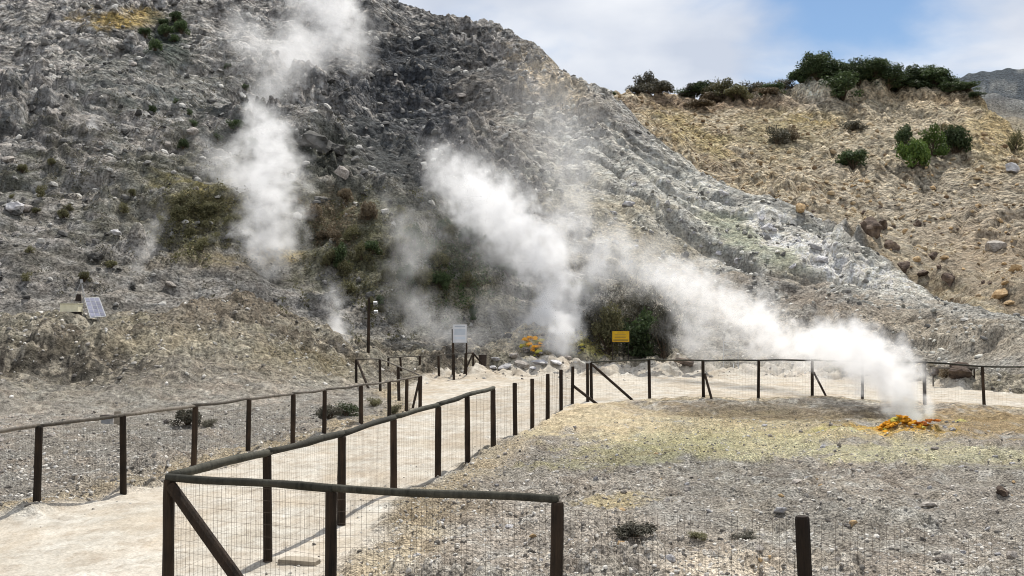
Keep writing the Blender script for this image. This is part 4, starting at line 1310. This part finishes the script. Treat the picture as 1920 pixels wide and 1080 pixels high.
# ------------------------------------------------------------------ shrubs
def shrub_meshes(seed, nleaf, leaf, dens_clumps=16, tall=1.0, spiky=0):
    """unit shrub: crown within radius 1, height ~1.6*tall; returns (crown mesh, stem mesh)"""
    rnd = np.random.default_rng(seed)
    cl = []
    for k in range(dens_clumps):
        a_ = rnd.uniform(0, 6.28); rr_ = .72 * math.sqrt(rnd.uniform(0, 1)); zz = rnd.uniform(.08, 1.25) * tall * (1 - .45 * rr_)
        cl.append((rr_ * math.cos(a_), rr_ * math.sin(a_), zz, rnd.uniform(.2, .42)))
    cl = np.array(cl)
    w = cl[:, 3] ** 2; idx = rnd.choice(len(cl), nleaf, p=w / w.sum())
    d_ = rnd.normal(size=(nleaf, 3)); d_ /= np.linalg.norm(d_, axis=1)[:, None]
    rad = cl[idx, 3] * (rnd.uniform(.25, 1.12, nleaf) ** .6)
    P = cl[idx, :3] + d_ * rad[:, None] * np.array([1, 1, .85])
    P[:, 2] = np.maximum(P[:, 2], .03)
    if spiky: P[:, 2] += spiky * rnd.exponential(.08, nleaf)
    n_ = d_ * .6 + rnd.normal(size=(nleaf, 3)) * .6 + np.array([0, 0, .35]); n_ /= np.linalg.norm(n_, axis=1)[:, None]
    t_ = np.cross(n_, rnd.normal(size=(nleaf, 3))); t_ /= np.linalg.norm(t_, axis=1)[:, None]
    b_ = np.cross(n_, t_)
    ln = leaf * rnd.uniform(.6, 1.3, nleaf)[:, None]; wd = ln * .45
    V = np.stack([P - t_ * ln, P + b_ * wd + n_ * ln * .1, P + t_ * ln, P - b_ * wd + n_ * ln * .1], 1).reshape(-1, 3)
    Fq = np.arange(nleaf * 4).reshape(-1, 4)
    crown = mesh_np('crown', V, Fq, False)
    m = MB()
    random.seed(seed)
    for c in cl:
        m.tube([(0, 0, -.15), (c[0] * .35, c[1] * .35, c[2] * .4), (c[0], c[1], c[2])], [.045, .028, .01], 5, False)
    me = bpy.data.meshes.new('stems'); me.from_pydata(m.v, [], m.f); me.update()
    return crown, me


SHR = {}
for kind_, (n_, lf_, cl_, tl_, sp) in dict(dense=(2200, .085, 18, 1.0, 0), dense2=(2200, .08, 22, 1.15, .6), loose=(1300, .075, 14, .9, .8), tallb=(2600, .07, 22, 1.4, .4)).items():
    SHR[kind_] = shrub_meshes(hash(kind_) % 1 + len(SHR) * 13 + 3, n_, lf_, cl_, tl_, sp)
SHM = {}


def shrub(x, y, r, hgt, kind_, leaf, label, group=None, name='shrub', cat='shrub'):
    cr, st = SHR[kind_]
    key = (kind_, leaf)
    if key not in SHM:
        c2 = cr.copy(); c2.materials.clear(); c2.materials.append(LEAF[leaf]); SHM[key] = c2
    if not st.materials: st.materials.append(MAT['stem'])
    root = empty(name, (x, y, G(x, y) - .03 * hgt), label, cat, group, random.uniform(0, 6.28))
    root.scale = (r, r, hgt / 1.5)
    a_ = bpy.data.objects.new('crown', SHM[key]); C.objects.link(a_); a_.parent = root
    b_ = bpy.data.objects.new('stems', st); C.objects.link(b_); b_.parent = root
    return root


def shrub_px(px, py, wpx, hpx, kind_, leaf, label, group=None, y0=8.0, **kw):
    x, y, z = hit(px, py, y0)
    return shrub(x, y, wpx / 2 / F * y * 1.05, hpx / F * y, kind_, leaf, label, group, **kw)


def ridge_y(px, y0, y1):
    Ys = np.linspace(y0, y1, 500); Xs = (px - 960) / F * Ys
    el = (ground(Xs, Ys) - CAMZ) / Ys; k = int(np.argmax(el))
    return float(Xs[k]), float(Ys[k])


# belt on top of the ochre bluff
random.seed(11)
tops = [(1512, 146, 30, 34), (1531, 138, 32, 40), (1551, 128, 34, 46), (1574, 124, 36, 46), (1596, 122, 34, 42), (1617, 120, 32, 40), (1638, 118, 32, 40), (1660, 117, 32, 36), (1681, 117, 32, 36), (1703, 117, 32, 38), (1724, 118, 32, 38), (1743, 120, 30, 36), (1760, 126, 30, 34), (1776, 136, 26, 26), (1793, 142, 26, 22), (1506, 150, 22, 40), (1522, 148, 30, 44), (1540, 128, 34, 48), (1562, 128, 36, 58), (1585, 120, 40, 56), (1606, 120, 34, 48), (1628, 118, 32, 42), (1648, 116, 34, 40),
        (1670, 116, 36, 44), (1692, 116, 36, 42), (1714, 116, 36, 42), (1734, 118, 32, 44), (1752, 120, 34, 46), (1768, 132, 30, 40), (1784, 140, 28, 28), (1802, 144, 28, 20), (1820, 148, 26, 16), (1836, 152, 20, 12)]
for i, (px, py, w_, h_) in enumerate(tops):
    x, y = ridge_y(px, 130, 170)
    y -= 1.2; x = (px - 960) / F * y
    lab = 'dark green shrub in the belt crowning the ochre bluff'; g_ = 'shrubs crowning the ochre bluff'
    if i == 0: lab, g_ = 'thin leaning shrub at the left end of the belt crowning the ochre bluff', None
    if g_: lab = 'dark green shrub crowning the ochre bluff, ' + ('over its pale left rib' if px < 1600 else 'at the middle of the belt' if px < 1690 else 'towards the right end')
    if i == len(tops) - 1: lab, g_ = 'lowest shrub at the right end of the belt crowning the ochre bluff', None
    shrub(x, y, w_ * 1.1 / F * y, h_ * .9 / F * y, ('dense', 'dense2', 'tallb')[i % 3], 'green', lab, g_)
for i, (px, w_, h_, lf_) in enumerate([(1140, 24, 18, 'green'), (1200, 40, 24, 'dry'), (1216, 34, 42, 'dry'), (1236, 36, 34, 'dry'), (1282, 34, 22, 'green'), (1300, 30, 24, 'dry'), (1322, 34, 38, 'green'), (1342, 34, 34, 'olive'), (1364, 36, 36, 'olive'), (1386, 34, 36, 'olive'),
                                  (1408, 34, 32, 'dry'), (1430, 34, 28, 'dry'), (1452, 34, 28, 'green'), (1474, 34, 24, 'dry'), (1350, 40, 22, 'brown'), (1310, 40, 18, 'brown'), (1440, 40, 16, 'brown')]):
    x, y = ridge_y(px, 128 if px < 1200 else 135, 172)
    y -= .8 + (6 if i > 13 else 0); x = (px - 960) / F * y
    lab, g_ = {'green': ('green shrub on the low skyline left of the ochre bluff', 'green shrubs on the low skyline'), 'olive': ('olive shrub on the low skyline left of the ochre bluff', 'olive shrubs on the low skyline'),
               'dry': ('grey dry shrub on the low skyline left of the ochre bluff', 'grey shrubs on the low skyline'), 'brown': ('brown dry shrub just under the low skyline', 'brown shrubs under the low skyline')}[lf_]
    if i == 0: lab, g_ = 'lone shrub on the skyline at the shoulder of the mountain', None
    if i == 2: lab, g_ = 'tallest hazy shrub on the skyline knob behind the mountain shoulder', None
    shrub(x, y, w_ * .85 / F * y, h_ * .95 / F * y, ('dense', 'loose', 'dense2')[i % 3], lf_, lab, g_)
# green clump on the ochre slope
shrub_px(1712, 314, 62, 74, 'dense', 'bright', 'bright green shrub at the front of the clump on the ochre slope', y0=80)
shrub_px(1750, 292, 52, 58, 'dense2', 'bright', 'bright green shrub in the middle of the clump on the ochre slope', y0=80)
shrub_px(1790, 288, 60, 70, 'dense', 'green', 'dark green shrub at the right of the clump on the ochre slope', y0=80)
shrub_px(1700, 285, 50, 50, 'dense2', 'green', 'dark green shrub at the upper left of the clump on the ochre slope', y0=80)
shrub_px(1776, 262, 60, 40, 'loose', 'olive', 'olive shrub behind the clump on the ochre slope', y0=80)
shrub_px(1600, 318, 66, 50, 'dense', 'green', 'lone rounded dark shrub left of the green clump on the ochre slope', y0=80)
0 and shrub_px(1690, 232, 50, 22, 'loose', 'dry', 'grey dry shrub above the green clump on the ochre slope', y0=80)
shrub_px(1456, 270, 60, 44, 'loose', 'dry', 'grey green bush at the middle left of the ochre slope', y0=80)
shrub_px(1484, 262, 44, 36, 'loose', 'brown', 'brown bush right of the grey green bush on the ochre slope', y0=80)
shrub_px(1600, 245, 60, 24, 'loose', 'dry', 'grey bush in the grey band of the ochre slope', y0=80)
0 and shrub_px(1316, 282, 50, 30, 'loose', 'olive', 'yellowish bush at the left end of the ochre slope', y0=80)
shrub_px(1905, 280, 40, 46, 'loose', 'olive', 'olive bush on the edge of the ochre slope at the right', y0=80)
# behind the yellow board
for i, (px, py, w_, h_, k_, l_) in enumerate([(1140, 664, 70, 84, 'tallb', 'olive'), (1120, 645, 60, 74, 'tallb', 'dry'), (1180, 664, 80, 84, 'loose', 'green'), (1215, 668, 76, 84, 'dense2', 'green'), (1244, 670, 56, 92, 'tallb', 'dry'), (1160, 640, 70, 70, 'dense', 'olive'),
                                         (1200, 640, 80, 80, 'tallb', 'dry')]):
    shrub_px(px, py, w_, h_, k_, l_, ['olive shrub left of the yellow board', 'grey shrub at the far left of the thicket behind the yellow board', 'dark green shrub just behind the yellow board', 'dark green shrub right of the yellow board',
                                     'tall grey shrub at the right end of the thicket behind the yellow board', 'olive shrub in the second row of the thicket behind the yellow board', 'grey shrub in the second row of the thicket behind the yellow board'][i], y0=52)
shrub_px(1085, 560, 56, 50, 'dense', 'olive', 'olive shrub up the slope right of the big plume', y0=55)
shrub_px(1105, 545, 44, 40, 'loose', 'dry', 'grey shrub up the slope right of the big plume', y0=55)
# scrub on the mountain
def scrub(n, x0, x1, y0, y1, kinds, leaf, label, group, wr, cond=None):
    k = 0
    while k < n:
        px, py = random.uniform(x0, x1), random.uniform(y0, y1)
        if cond and not cond(px, py): continue
        w_ = random.uniform(*wr) * .8
        _v = ('upper' if py < (y0 + y1) / 2 else 'lower') + (' left' if px < (x0 + x1) / 2 else ' right')
        shrub_px(px, py, w_, w_ * random.uniform(.8, 1.2), random.choice(kinds), leaf, label + ', ' + _v, group, y0=50); k += 1


inb = lambda cx_, cy_, rx_, ry_: (lambda a_, b_: ((a_ - cx_) / rx_) ** 2 + ((b_ - cy_) / ry_) ** 2 < 1)
scrub(24, 580, 960, 400, 610, ('dense', 'loose', 'dense2'), 'olive', 'low olive scrub bush on the slope between the plumes', 'olive scrub between the plumes', (26, 60), inb(760, 510, 200, 100))
scrub(12, 600, 960, 400, 620, ('dense', 'dense2'), 'green', 'dark green scrub bush on the slope between the plumes', 'green scrub between the plumes', (24, 54), inb(800, 520, 170, 100))
scrub(6, 580, 700, 360, 470, ('loose', 'dense'), 'brown', 'brown scrub bush right of the left plume', 'brown scrub right of the left plume', (26, 50))
scrub(14, 320, 450, 360, 480, ('loose', 'dense'), 'olive', 'olive scrub bush left of the left plume', 'olive scrub left of the left plume', (24, 46), inb(380, 420, 66, 62))
scrub(12, 230, 520, 120, 280, ('loose', 'dense'), 'green', 'small dark scrub bush high on the dark slope', 'dark scrub high on the slope', (18, 36))
scrub(7, 270, 345, 40, 100, ('dense',), 'green', 'dark scrub bush in the dark green hollow near the top', 'scrub in the high hollow', (26, 40))
scrub(14, 20, 330, 300, 580, ('loose', 'dense'), 'olive', 'small olive scrub bush low on the dark slope at left', 'olive scrub low on the left slope', (18, 34))
# low growth between the bushes, too fine to count
def cover(n, pixf, leaf, label, hgt=.35, rad=.4, lf=.07, per=22):
    rnd = np.random.default_rng(n)
    P = []
    while len(P) < n:
        px, py = pixf(); P.append(hit(px, py, 45.0))
    P = np.repeat(np.array(P), per, 0); k = len(P)
    d_ = rnd.normal(size=(k, 3)); d_ /= np.linalg.norm(d_, axis=1)[:, None]
    P = P + d_ * np.array([rad, rad, hgt]) * rnd.uniform(.2, 1, k)[:, None]
    P[:, 2] = ground(P[:, 0], P[:, 1]) + rnd.uniform(0, hgt, k)
    n_ = rnd.normal(size=(k, 3)) + np.array([0, -.3, .6]); n_ /= np.linalg.norm(n_, axis=1)[:, None]
    t_ = np.cross(n_, rnd.normal(size=(k, 3))); t_ /= np.linalg.norm(t_, axis=1)[:, None]
    b_ = np.cross(n_, t_); ln = lf * rnd.uniform(.6, 1.5, k)[:, None]
    V = np.stack([P - t_ * ln, P + b_ * ln * .5, P + t_ * ln, P - b_ * ln * .5], 1).reshape(-1, 3)
    return tag(link('low_scrub', mesh_np('low_scrub', V, np.arange(k * 4).reshape(-1, 4), False), LEAF[leaf]), label, kind='stuff')


def zone(cx_, cy_, rx_, ry_):
    def f():
        while True:
            a_, b_ = random.gauss(0, .5), random.gauss(0, .5)
            if a_ * a_ + b_ * b_ < 1.4: return cx_ + a_ * rx_, cy_ + b_ * ry_
    return f


cover(320, zone(760, 500, 240, 130), 'olive', 'low olive growth covering the slope between the plumes')
cover(160, zone(860, 500, 120, 100), 'green', 'low green growth covering the slope beside the tall plume')
cover(150, zone(380, 420, 90, 80), 'olive', 'low olive growth left of the left plume')
cover(60, zone(620, 420, 60, 60), 'brown', 'low brown growth right of the left plume')
cover(300, zone(350, 300, 420, 260), 'dry', 'sparse grey growth over the dark slope', rad=.6)
cover(500, zone(1180, 600, 110, 70), 'dry', 'dry undergrowth around the thicket behind the yellow board')

# small shrubs near the fences
shrub_px(1192, 1010, 84, 38, 'dense', 'dry', 'round grey shrub in the rubble beyond the near fence', cat='shrub')
shrub_px(1305, 1012, 50, 18, 'loose', 'olive', 'small low shrub right of the round grey shrub')
0 and shrub_px(1352, 1010, 34, 22, 'loose', 'green', 'tiny green tuft between two low shrubs in the rubble')
shrub_px(1402, 1014, 56, 20, 'loose', 'dry', 'low grey shrub left of the lone post')
shrub_px(350, 796, 60, 40, 'dense', 'dry', 'grey shrub behind the left fence near its fourth post', y0=20)
shrub_px(395, 800, 40, 18, 'loose', 'dry', 'low grey shrub behind the left fence by its fourth post', y0=20)
shrub_px(648, 780, 60, 34, 'loose', 'green', 'dark green shrub behind the left fence below the short fence', y0=25)
shrub_px(618, 786, 50, 36, 'dense', 'dry', 'grey shrub left of the dark green shrub behind the left fence', y0=25)
shrub_px(700, 762, 40, 22, 'loose', 'olive', 'yellowish low shrub behind the left fence near its end', y0=27)
shrub_px(742, 776, 36, 20, 'loose', 'olive', 'olive tuft beside the last posts of the left fence', y0=27)
shrub_px(1775, 708, 44, 26, 'loose', 'brown', 'brown dry tuft beside the low brown rock beyond the far fence', y0=36)
# ------------------------------------------------------------------ steam
def steam_mat(name, dens, aniso=.35):
    m = bpy.data.materials.new(name); m.use_nodes = True; nt = m.node_tree
    nt.nodes.clear()
    o = nt.nodes.new('ShaderNodeOutputMaterial'); v = nt.nodes.new('ShaderNodeVolumePrincipled')
    v.inputs['Color'].default_value = (.985, .985, .99, 1)
    v.inputs['Density'].default_value = dens * 1.15
    v.inputs['Anisotropy'].default_value = aniso
    nt.links.new(v.outputs[0], o.inputs['Volume'])
    return m


def steam_group(ctrl, m, lo, hi, res, scale, warp, edge, seed):
    g = bpy.data.node_groups.new('steam_field', 'GeometryNodeTree')
    g.interface.new_socket('Geometry', in_out='INPUT', socket_type='NodeSocketGeometry')
    g.interface.new_socket('Geometry', in_out='OUTPUT', socket_type='NodeSocketGeometry')
    N = g.nodes.new; L = g.links.new
    gi = N('NodeGroupInput'); go = N('NodeGroupOutput')
    pos = N('GeometryNodeInputPosition')

    def vm(op, a_, b_=None):
        n = N('ShaderNodeVectorMath'); n.operation = op
        for i, q in enumerate((a_, b_)):
            if q is None: continue
            if isinstance(q, (tuple, float)): n.inputs[i].default_value = q if isinstance(q, tuple) else (q,) * 3
            else: L(q, n.inputs[i])
        return n

    def fm(op, a_, b_=None, c_=None):
        n = N('ShaderNodeMath'); n.operation = op
        for i, q in enumerate((a_, b_, c_)):
            if q is None: continue
            if isinstance(q, (int, float)): n.inputs[i].default_value = q
            else: L(q, n.inputs[i])
        return n.outputs[0]
    offp = vm('ADD', pos.outputs[0], (seed * 3.1, seed * 7.7, seed * 1.3)).outputs[0]
    jn = N('GeometryNodeJoinGeometry')
    for (cx_, cy_, cz_, cr_, cd_) in reversed(ctrl):
        pn = N('GeometryNodePoints'); pn.inputs['Count'].default_value = 1
        pn.inputs['Position'].default_value = (cx_, cy_, cz_); pn.inputs['Radius'].default_value = cr_
        sa = N('GeometryNodeStoreNamedAttribute'); sa.data_type = 'FLOAT'; sa.domain = 'POINT'
        sa.inputs['Name'].default_value = 'dens'; sa.inputs['Value'].default_value = cd_
        L(pn.outputs[0], sa.inputs['Geometry']); L(sa.outputs[0], jn.inputs[0])
    geom = jn.outputs[0]

    def attr(name):
        n = N('GeometryNodeInputNamedAttribute'); n.data_type = 'FLOAT'; n.inputs['Name'].default_value = name; return n.outputs['Attribute']

    def sidx(val, idx, typ):
        s_ = N('GeometryNodeSampleIndex'); s_.data_type = typ; s_.domain = 'POINT'
        L(geom, s_.inputs['Geometry']); L(val, s_.inputs['Value']); L(idx, s_.inputs['Index']); return s_.outputs[0]
    # coarse warp scaled by the local radius
    sn0 = N('GeometryNodeSampleNearest'); L(geom, sn0.inputs['Geometry']); L(pos.outputs[0], sn0.inputs['Sample Position'])
    r0 = sidx(N('GeometryNodeInputRadius').outputs[0], sn0.outputs[0], 'FLOAT')
    nz = N('ShaderNodeTexNoise'); nz.inputs['Scale'].default_value = scale; nz.inputs['Detail'].default_value = 5; nz.inputs['Roughness'].default_value = .6
    L(offp, nz.inputs['Vector'])
    wv = vm('SUBTRACT', nz.outputs['Color'], (.5, .5, .5)).outputs[0]
    sc_ = N('ShaderNodeVectorMath'); sc_.operation = 'SCALE'; L(wv, sc_.inputs[0]); L(fm('MULTIPLY', r0, warp), sc_.inputs['Scale'])
    p2 = vm('ADD', pos.outputs[0], sc_.outputs[0]).outputs[0]
    sn = N('GeometryNodeSampleNearest'); L(geom, sn.inputs['Geometry']); L(p2, sn.inputs['Sample Position'])
    c = sidx(pos.outputs[0], sn.outputs[0], 'FLOAT_VECTOR'); r = sidx(N('GeometryNodeInputRadius').outputs[0], sn.outputs[0], 'FLOAT'); dn = sidx(attr('dens'), sn.outputs[0], 'FLOAT')
    dist = vm('DISTANCE', p2, c).outputs['Value']
    t = fm('SUBTRACT', 1.0, fm('DIVIDE', dist, r))
    n2 = N('ShaderNodeTexNoise'); n2.inputs['Scale'].default_value = scale * 1.7; n2.inputs['Detail'].default_value = 5; n2.inputs['Roughness'].default_value = .54; n2.inputs['Distortion'].default_value = .6
    L(offp, n2.inputs['Vector'])
    k = fm('MULTIPLY_ADD', fm('SUBTRACT', n2.outputs['Fac'], .5), edge, t)
    mr = N('ShaderNodeMapRange'); mr.interpolation_type = 'SMOOTHSTEP'
    mr.inputs['From Min'].default_value = .10; mr.inputs['From Max'].default_value = .95
    L(k, mr.inputs['Value'])
    # fade at the outer shell so that nothing is cut by the box
    sh = N('ShaderNodeMapRange'); sh.interpolation_type = 'SMOOTHSTEP'; sh.inputs['From Min'].default_value = -.45; sh.inputs['From Max'].default_value = -.05
    L(t, sh.inputs['Value'])
    n3 = N('ShaderNodeTexNoise'); n3.inputs['Scale'].default_value = scale * 3.3; n3.inputs['Detail'].default_value = 3; n3.inputs['Roughness'].default_value = .5; n3.inputs['Distortion'].default_value = 1.2
    L(offp, n3.inputs['Vector'])
    m3 = N('ShaderNodeMapRange'); m3.inputs['From Min'].default_value = .36; m3.inputs['From Max'].default_value = .62; m3.inputs['To Min'].default_value = .12; m3.inputs['To Max'].default_value = 1.35
    L(n3.outputs['Fac'], m3.inputs['Value'])
    den = fm('MULTIPLY', fm('MULTIPLY', fm('MULTIPLY', mr.outputs[0], m3.outputs[0]), sh.outputs[0]), dn)
    vc = N('GeometryNodeVolumeCube')
    L(den, vc.inputs['Density'])
    vc.inputs['Min'].default_value = lo; vc.inputs['Max'].default_value = hi
    for ax, q in zip('XYZ', res): vc.inputs['Resolution ' + ax].default_value = q
    sm = N('GeometryNodeSetMaterial'); sm.inputs['Material'].default_value = m
    L(vc.outputs[0], sm.inputs[0]); L(sm.outputs[0], go.inputs[0])
    return g


def plume(path, dens, label, scale=1.0, warp=2.3, edge=3.0, seed=0, vox=.12, name='steam_plume', aniso=.35, grp=None):
    """path: (px, py, Y, radius in px, relative density)"""
    P = []
    for px, py, Y_, rp_, dn in path:
        if Y_ > 45:
            rw_ = rp_ / F * Y_
            Y_ = min(Y_, hit(px, min(py, 690), 42.0)[1] - .55 * rw_)
        v = at(px, py, Y_); P.append((v.x, v.y, v.z, rp_ / F * Y_, dn))
    P = np.array(P)
    n = max(8, 8 * (len(P) - 1))
    ts = np.linspace(0, len(P) - 1, n * 3)
    Q = np.stack([np.interp(ts, np.arange(len(P)), P[:, i]) for i in range(5)], 1)
    Q = np.apply_along_axis(lambda a_: np.convolve(np.pad(a_, 6, mode='edge'), np.ones(13) / 13, 'valid'), 0, Q)
    o0 = Q[0, :3].copy()
    vol = bpy.data.volumes.new(name)
    m = steam_mat('steam', dens, aniso)
    vol.materials.append(m)
    o = bpy.data.objects.new(name, vol); C.objects.link(o); o.location = o0
    R_ = Q[:, 3] * 1.5
    lo = (Q[:, :3] - R_[:, None] - o0).min(0); hi_ = (Q[:, :3] + R_[:, None] - o0).max(0)
    res = [int(np.clip((hi_[i] - lo[i]) / vox, 12, 200)) for i in range(3)]
    g = steam_group([(*(q[:3] - o0), q[3], q[4]) for q in Q[::2]], m, tuple(lo), tuple(hi_), res, scale, warp, edge, seed)
    md = o.modifiers.new('steam', 'NODES'); md.node_group = g
    tag(o, label, 'steam', grp)
    return o


SC.cycles.volume_biased = False if hasattr(SC.cycles, 'volume_biased') else None
plume([(1706, 788, 26.4, 28, 3.2), (1702, 762, 26.6, 40, 3.2), (1690, 725, 27.2, 50, 2.2), (1660, 690, 28.5, 64, 1.3), (1610, 660, 30.5, 66, 1.15), (1550, 645, 33.5, 56, 1), (1490, 655, 36.5, 40, .45), (1440, 625, 39, 62, .62), (1400, 590, 41, 66, .6), (1370, 590, 42, 50, .3),
       (1320, 550, 44, 60, .5), (1280, 520, 46, 56, .32), (1230, 515, 50, 40, .1), (1170, 490, 54, 44, .04)], 1.7,
      'white steam plume drifting left from the nearest vent beside the orange crust', scale=1.3, seed=1, vox=.11)
plume([(1330, 680, 50, 40, .3), (1290, 640, 50.5, 50, .5), (1310, 600, 51, 60, .45), (1270, 540, 52, 55, .3), (1200, 510, 54, 45, .15)], 1.1, 'faint steam cloud rising behind the far fence and the bare sign frame', scale=.8, seed=2, vox=.2)
plume([(1040, 645, 55.0, 54, 2.2), (1035, 600, 55.5, 62, 2.0), (1045, 560, 56, 58, 1.3), (1030, 505, 57, 52, 1.2), (985, 455, 59, 70, 1), (930, 405, 62, 76, 1), (880, 360, 65, 66, .8), (845, 320, 68, 48, .4), (810, 280, 72, 40, .1)], 1.0,
      'tall white steam plume over the big vent leaning left up the slope', scale=.75, seed=3, vox=.16)
plume([(1010, 500, 57.5, 30, .6), (1050, 450, 60, 46, .8), (1070, 430, 61, 44, .5), (1080, 370, 64, 60, .08), (1070, 300, 74, 90, .035), (1040, 220, 88, 110, .02), (980, 150, 104, 100, .012)], 1.0,
      'thin steam branch rising to the right of the tall white plume', scale=.6, seed=4, vox=.35)
plume([(485, 485, 63, 66, 1.2), (490, 460, 64, 76, 1.2), (505, 410, 66, 66, 1.1), (505, 350, 69, 78, 1), (500, 290, 73, 70, .9), (500, 240, 77, 50, .7), (480, 205, 81, 30, .4), (470, 180, 84, 20, .05)], .62,
      'white steam plume standing on the ledge at left', scale=.6, seed=5, vox=.2)
plume([(470, 360, 68, 50, .3), (420, 320, 72, 50, .35), (390, 290, 76, 40, .1)], .9, 'thin steam wisp left of the left plume', scale=.6, seed=6, vox=.25)
plume([(600, 100, 100, 40, .15), (560, 90, 102, 90, .5), (510, 130, 98, 90, .45), (460, 90, 104, 60, .3), (440, 30, 110, 40, .08)], .3, 'broad faint steam cloud high on the mountain', scale=.35, seed=7, vox=.4)
plume([(670, 120, 100, 36, .3), (640, 70, 104, 70, .7), (620, 20, 110, 76, .9), (600, -40, 116, 70, .8)], .32, 'bright steam cloud at the top edge above the mountain crest', scale=.35, seed=8, vox=.4)
plume([(632, 656, 50, 22, .7), (632, 620, 50.5, 30, .8), (628, 570, 52, 28, .5), (620, 530, 54, 24, .1)], .8, 'small thin steam column left of the tall pole', scale=1.2, seed=9, vox=.12)
plume([(740, 590, 57, 40, .1), (760, 520, 58, 50, .35), (780, 440, 62, 56, .4), (740, 400, 66, 50, .1)], .5, 'faint steam veil over the scrub between the plumes', scale=.5, seed=10, vox=.3)
plume([(900, 640, 50, 44, .3), (840, 625, 51, 50, .45), (790, 590, 53, 50, .35), (750, 560, 55, 40, .1)], .7, 'low steam haze drifting behind the white notice board', scale=.7, seed=11, vox=.22)
plume([(245, 525, 60, 14, .5), (270, 480, 62, 20, .5), (290, 430, 66, 26, .35), (300, 390, 70, 24, .1)], .8, 'thin slanting wisp of steam at the left of the dark slope', scale=.8, seed=12, vox=.2)
plume([(172, 262, 84, 10, .8), (172, 240, 85, 16, .8), (176, 222, 87, 12, .3)], .8, 'tiny wisp of steam high on the dark slope at left', scale=1.0, seed=13, vox=.25)
plume([(960, 640, 52, 40, .3), (930, 600, 53, 50, .3), (920, 560, 55, 40, .15)], .8, 'ragged steam at the left foot of the tall white plume', scale=.8, seed=14, vox=.2)
plume([(1090, 560, 54, 40, .3), (1120, 500, 56, 56, .5), (1130, 450, 60, 60, .4), (1190, 490, 57, 70, .45), (1240, 470, 58, 50, .15)], .8, 'pale steam haze over the grey flank right of the tall plume', scale=.6, seed=15, vox=.3)

plume([(480, 215, 80, 30, .15), (500, 170, 86, 44, .35), (540, 130, 92, 56, .4), (580, 90, 98, 60, .3)], .32, 'faint steam joining the left plume to the cloud higher on the mountain', scale=.4, seed=16, vox=.35)
plume([(1270, 640, 50, 40, .15), (1330, 650, 48, 60, .35), (1450, 680, 42, 50, .35), (1560, 700, 36, 40, .3)], .28, 'low thin steam haze lying over the flat behind the far fence', scale=.7, seed=17, vox=.3)

plume([(1040, 600, 55, 90, .3), (1000, 520, 56, 110, .3), (930, 420, 62, 120, .25), (880, 320, 70, 110, .12)], .3, 'thin haze spreading round the tall white plume', scale=.3, seed=18, vox=.4)
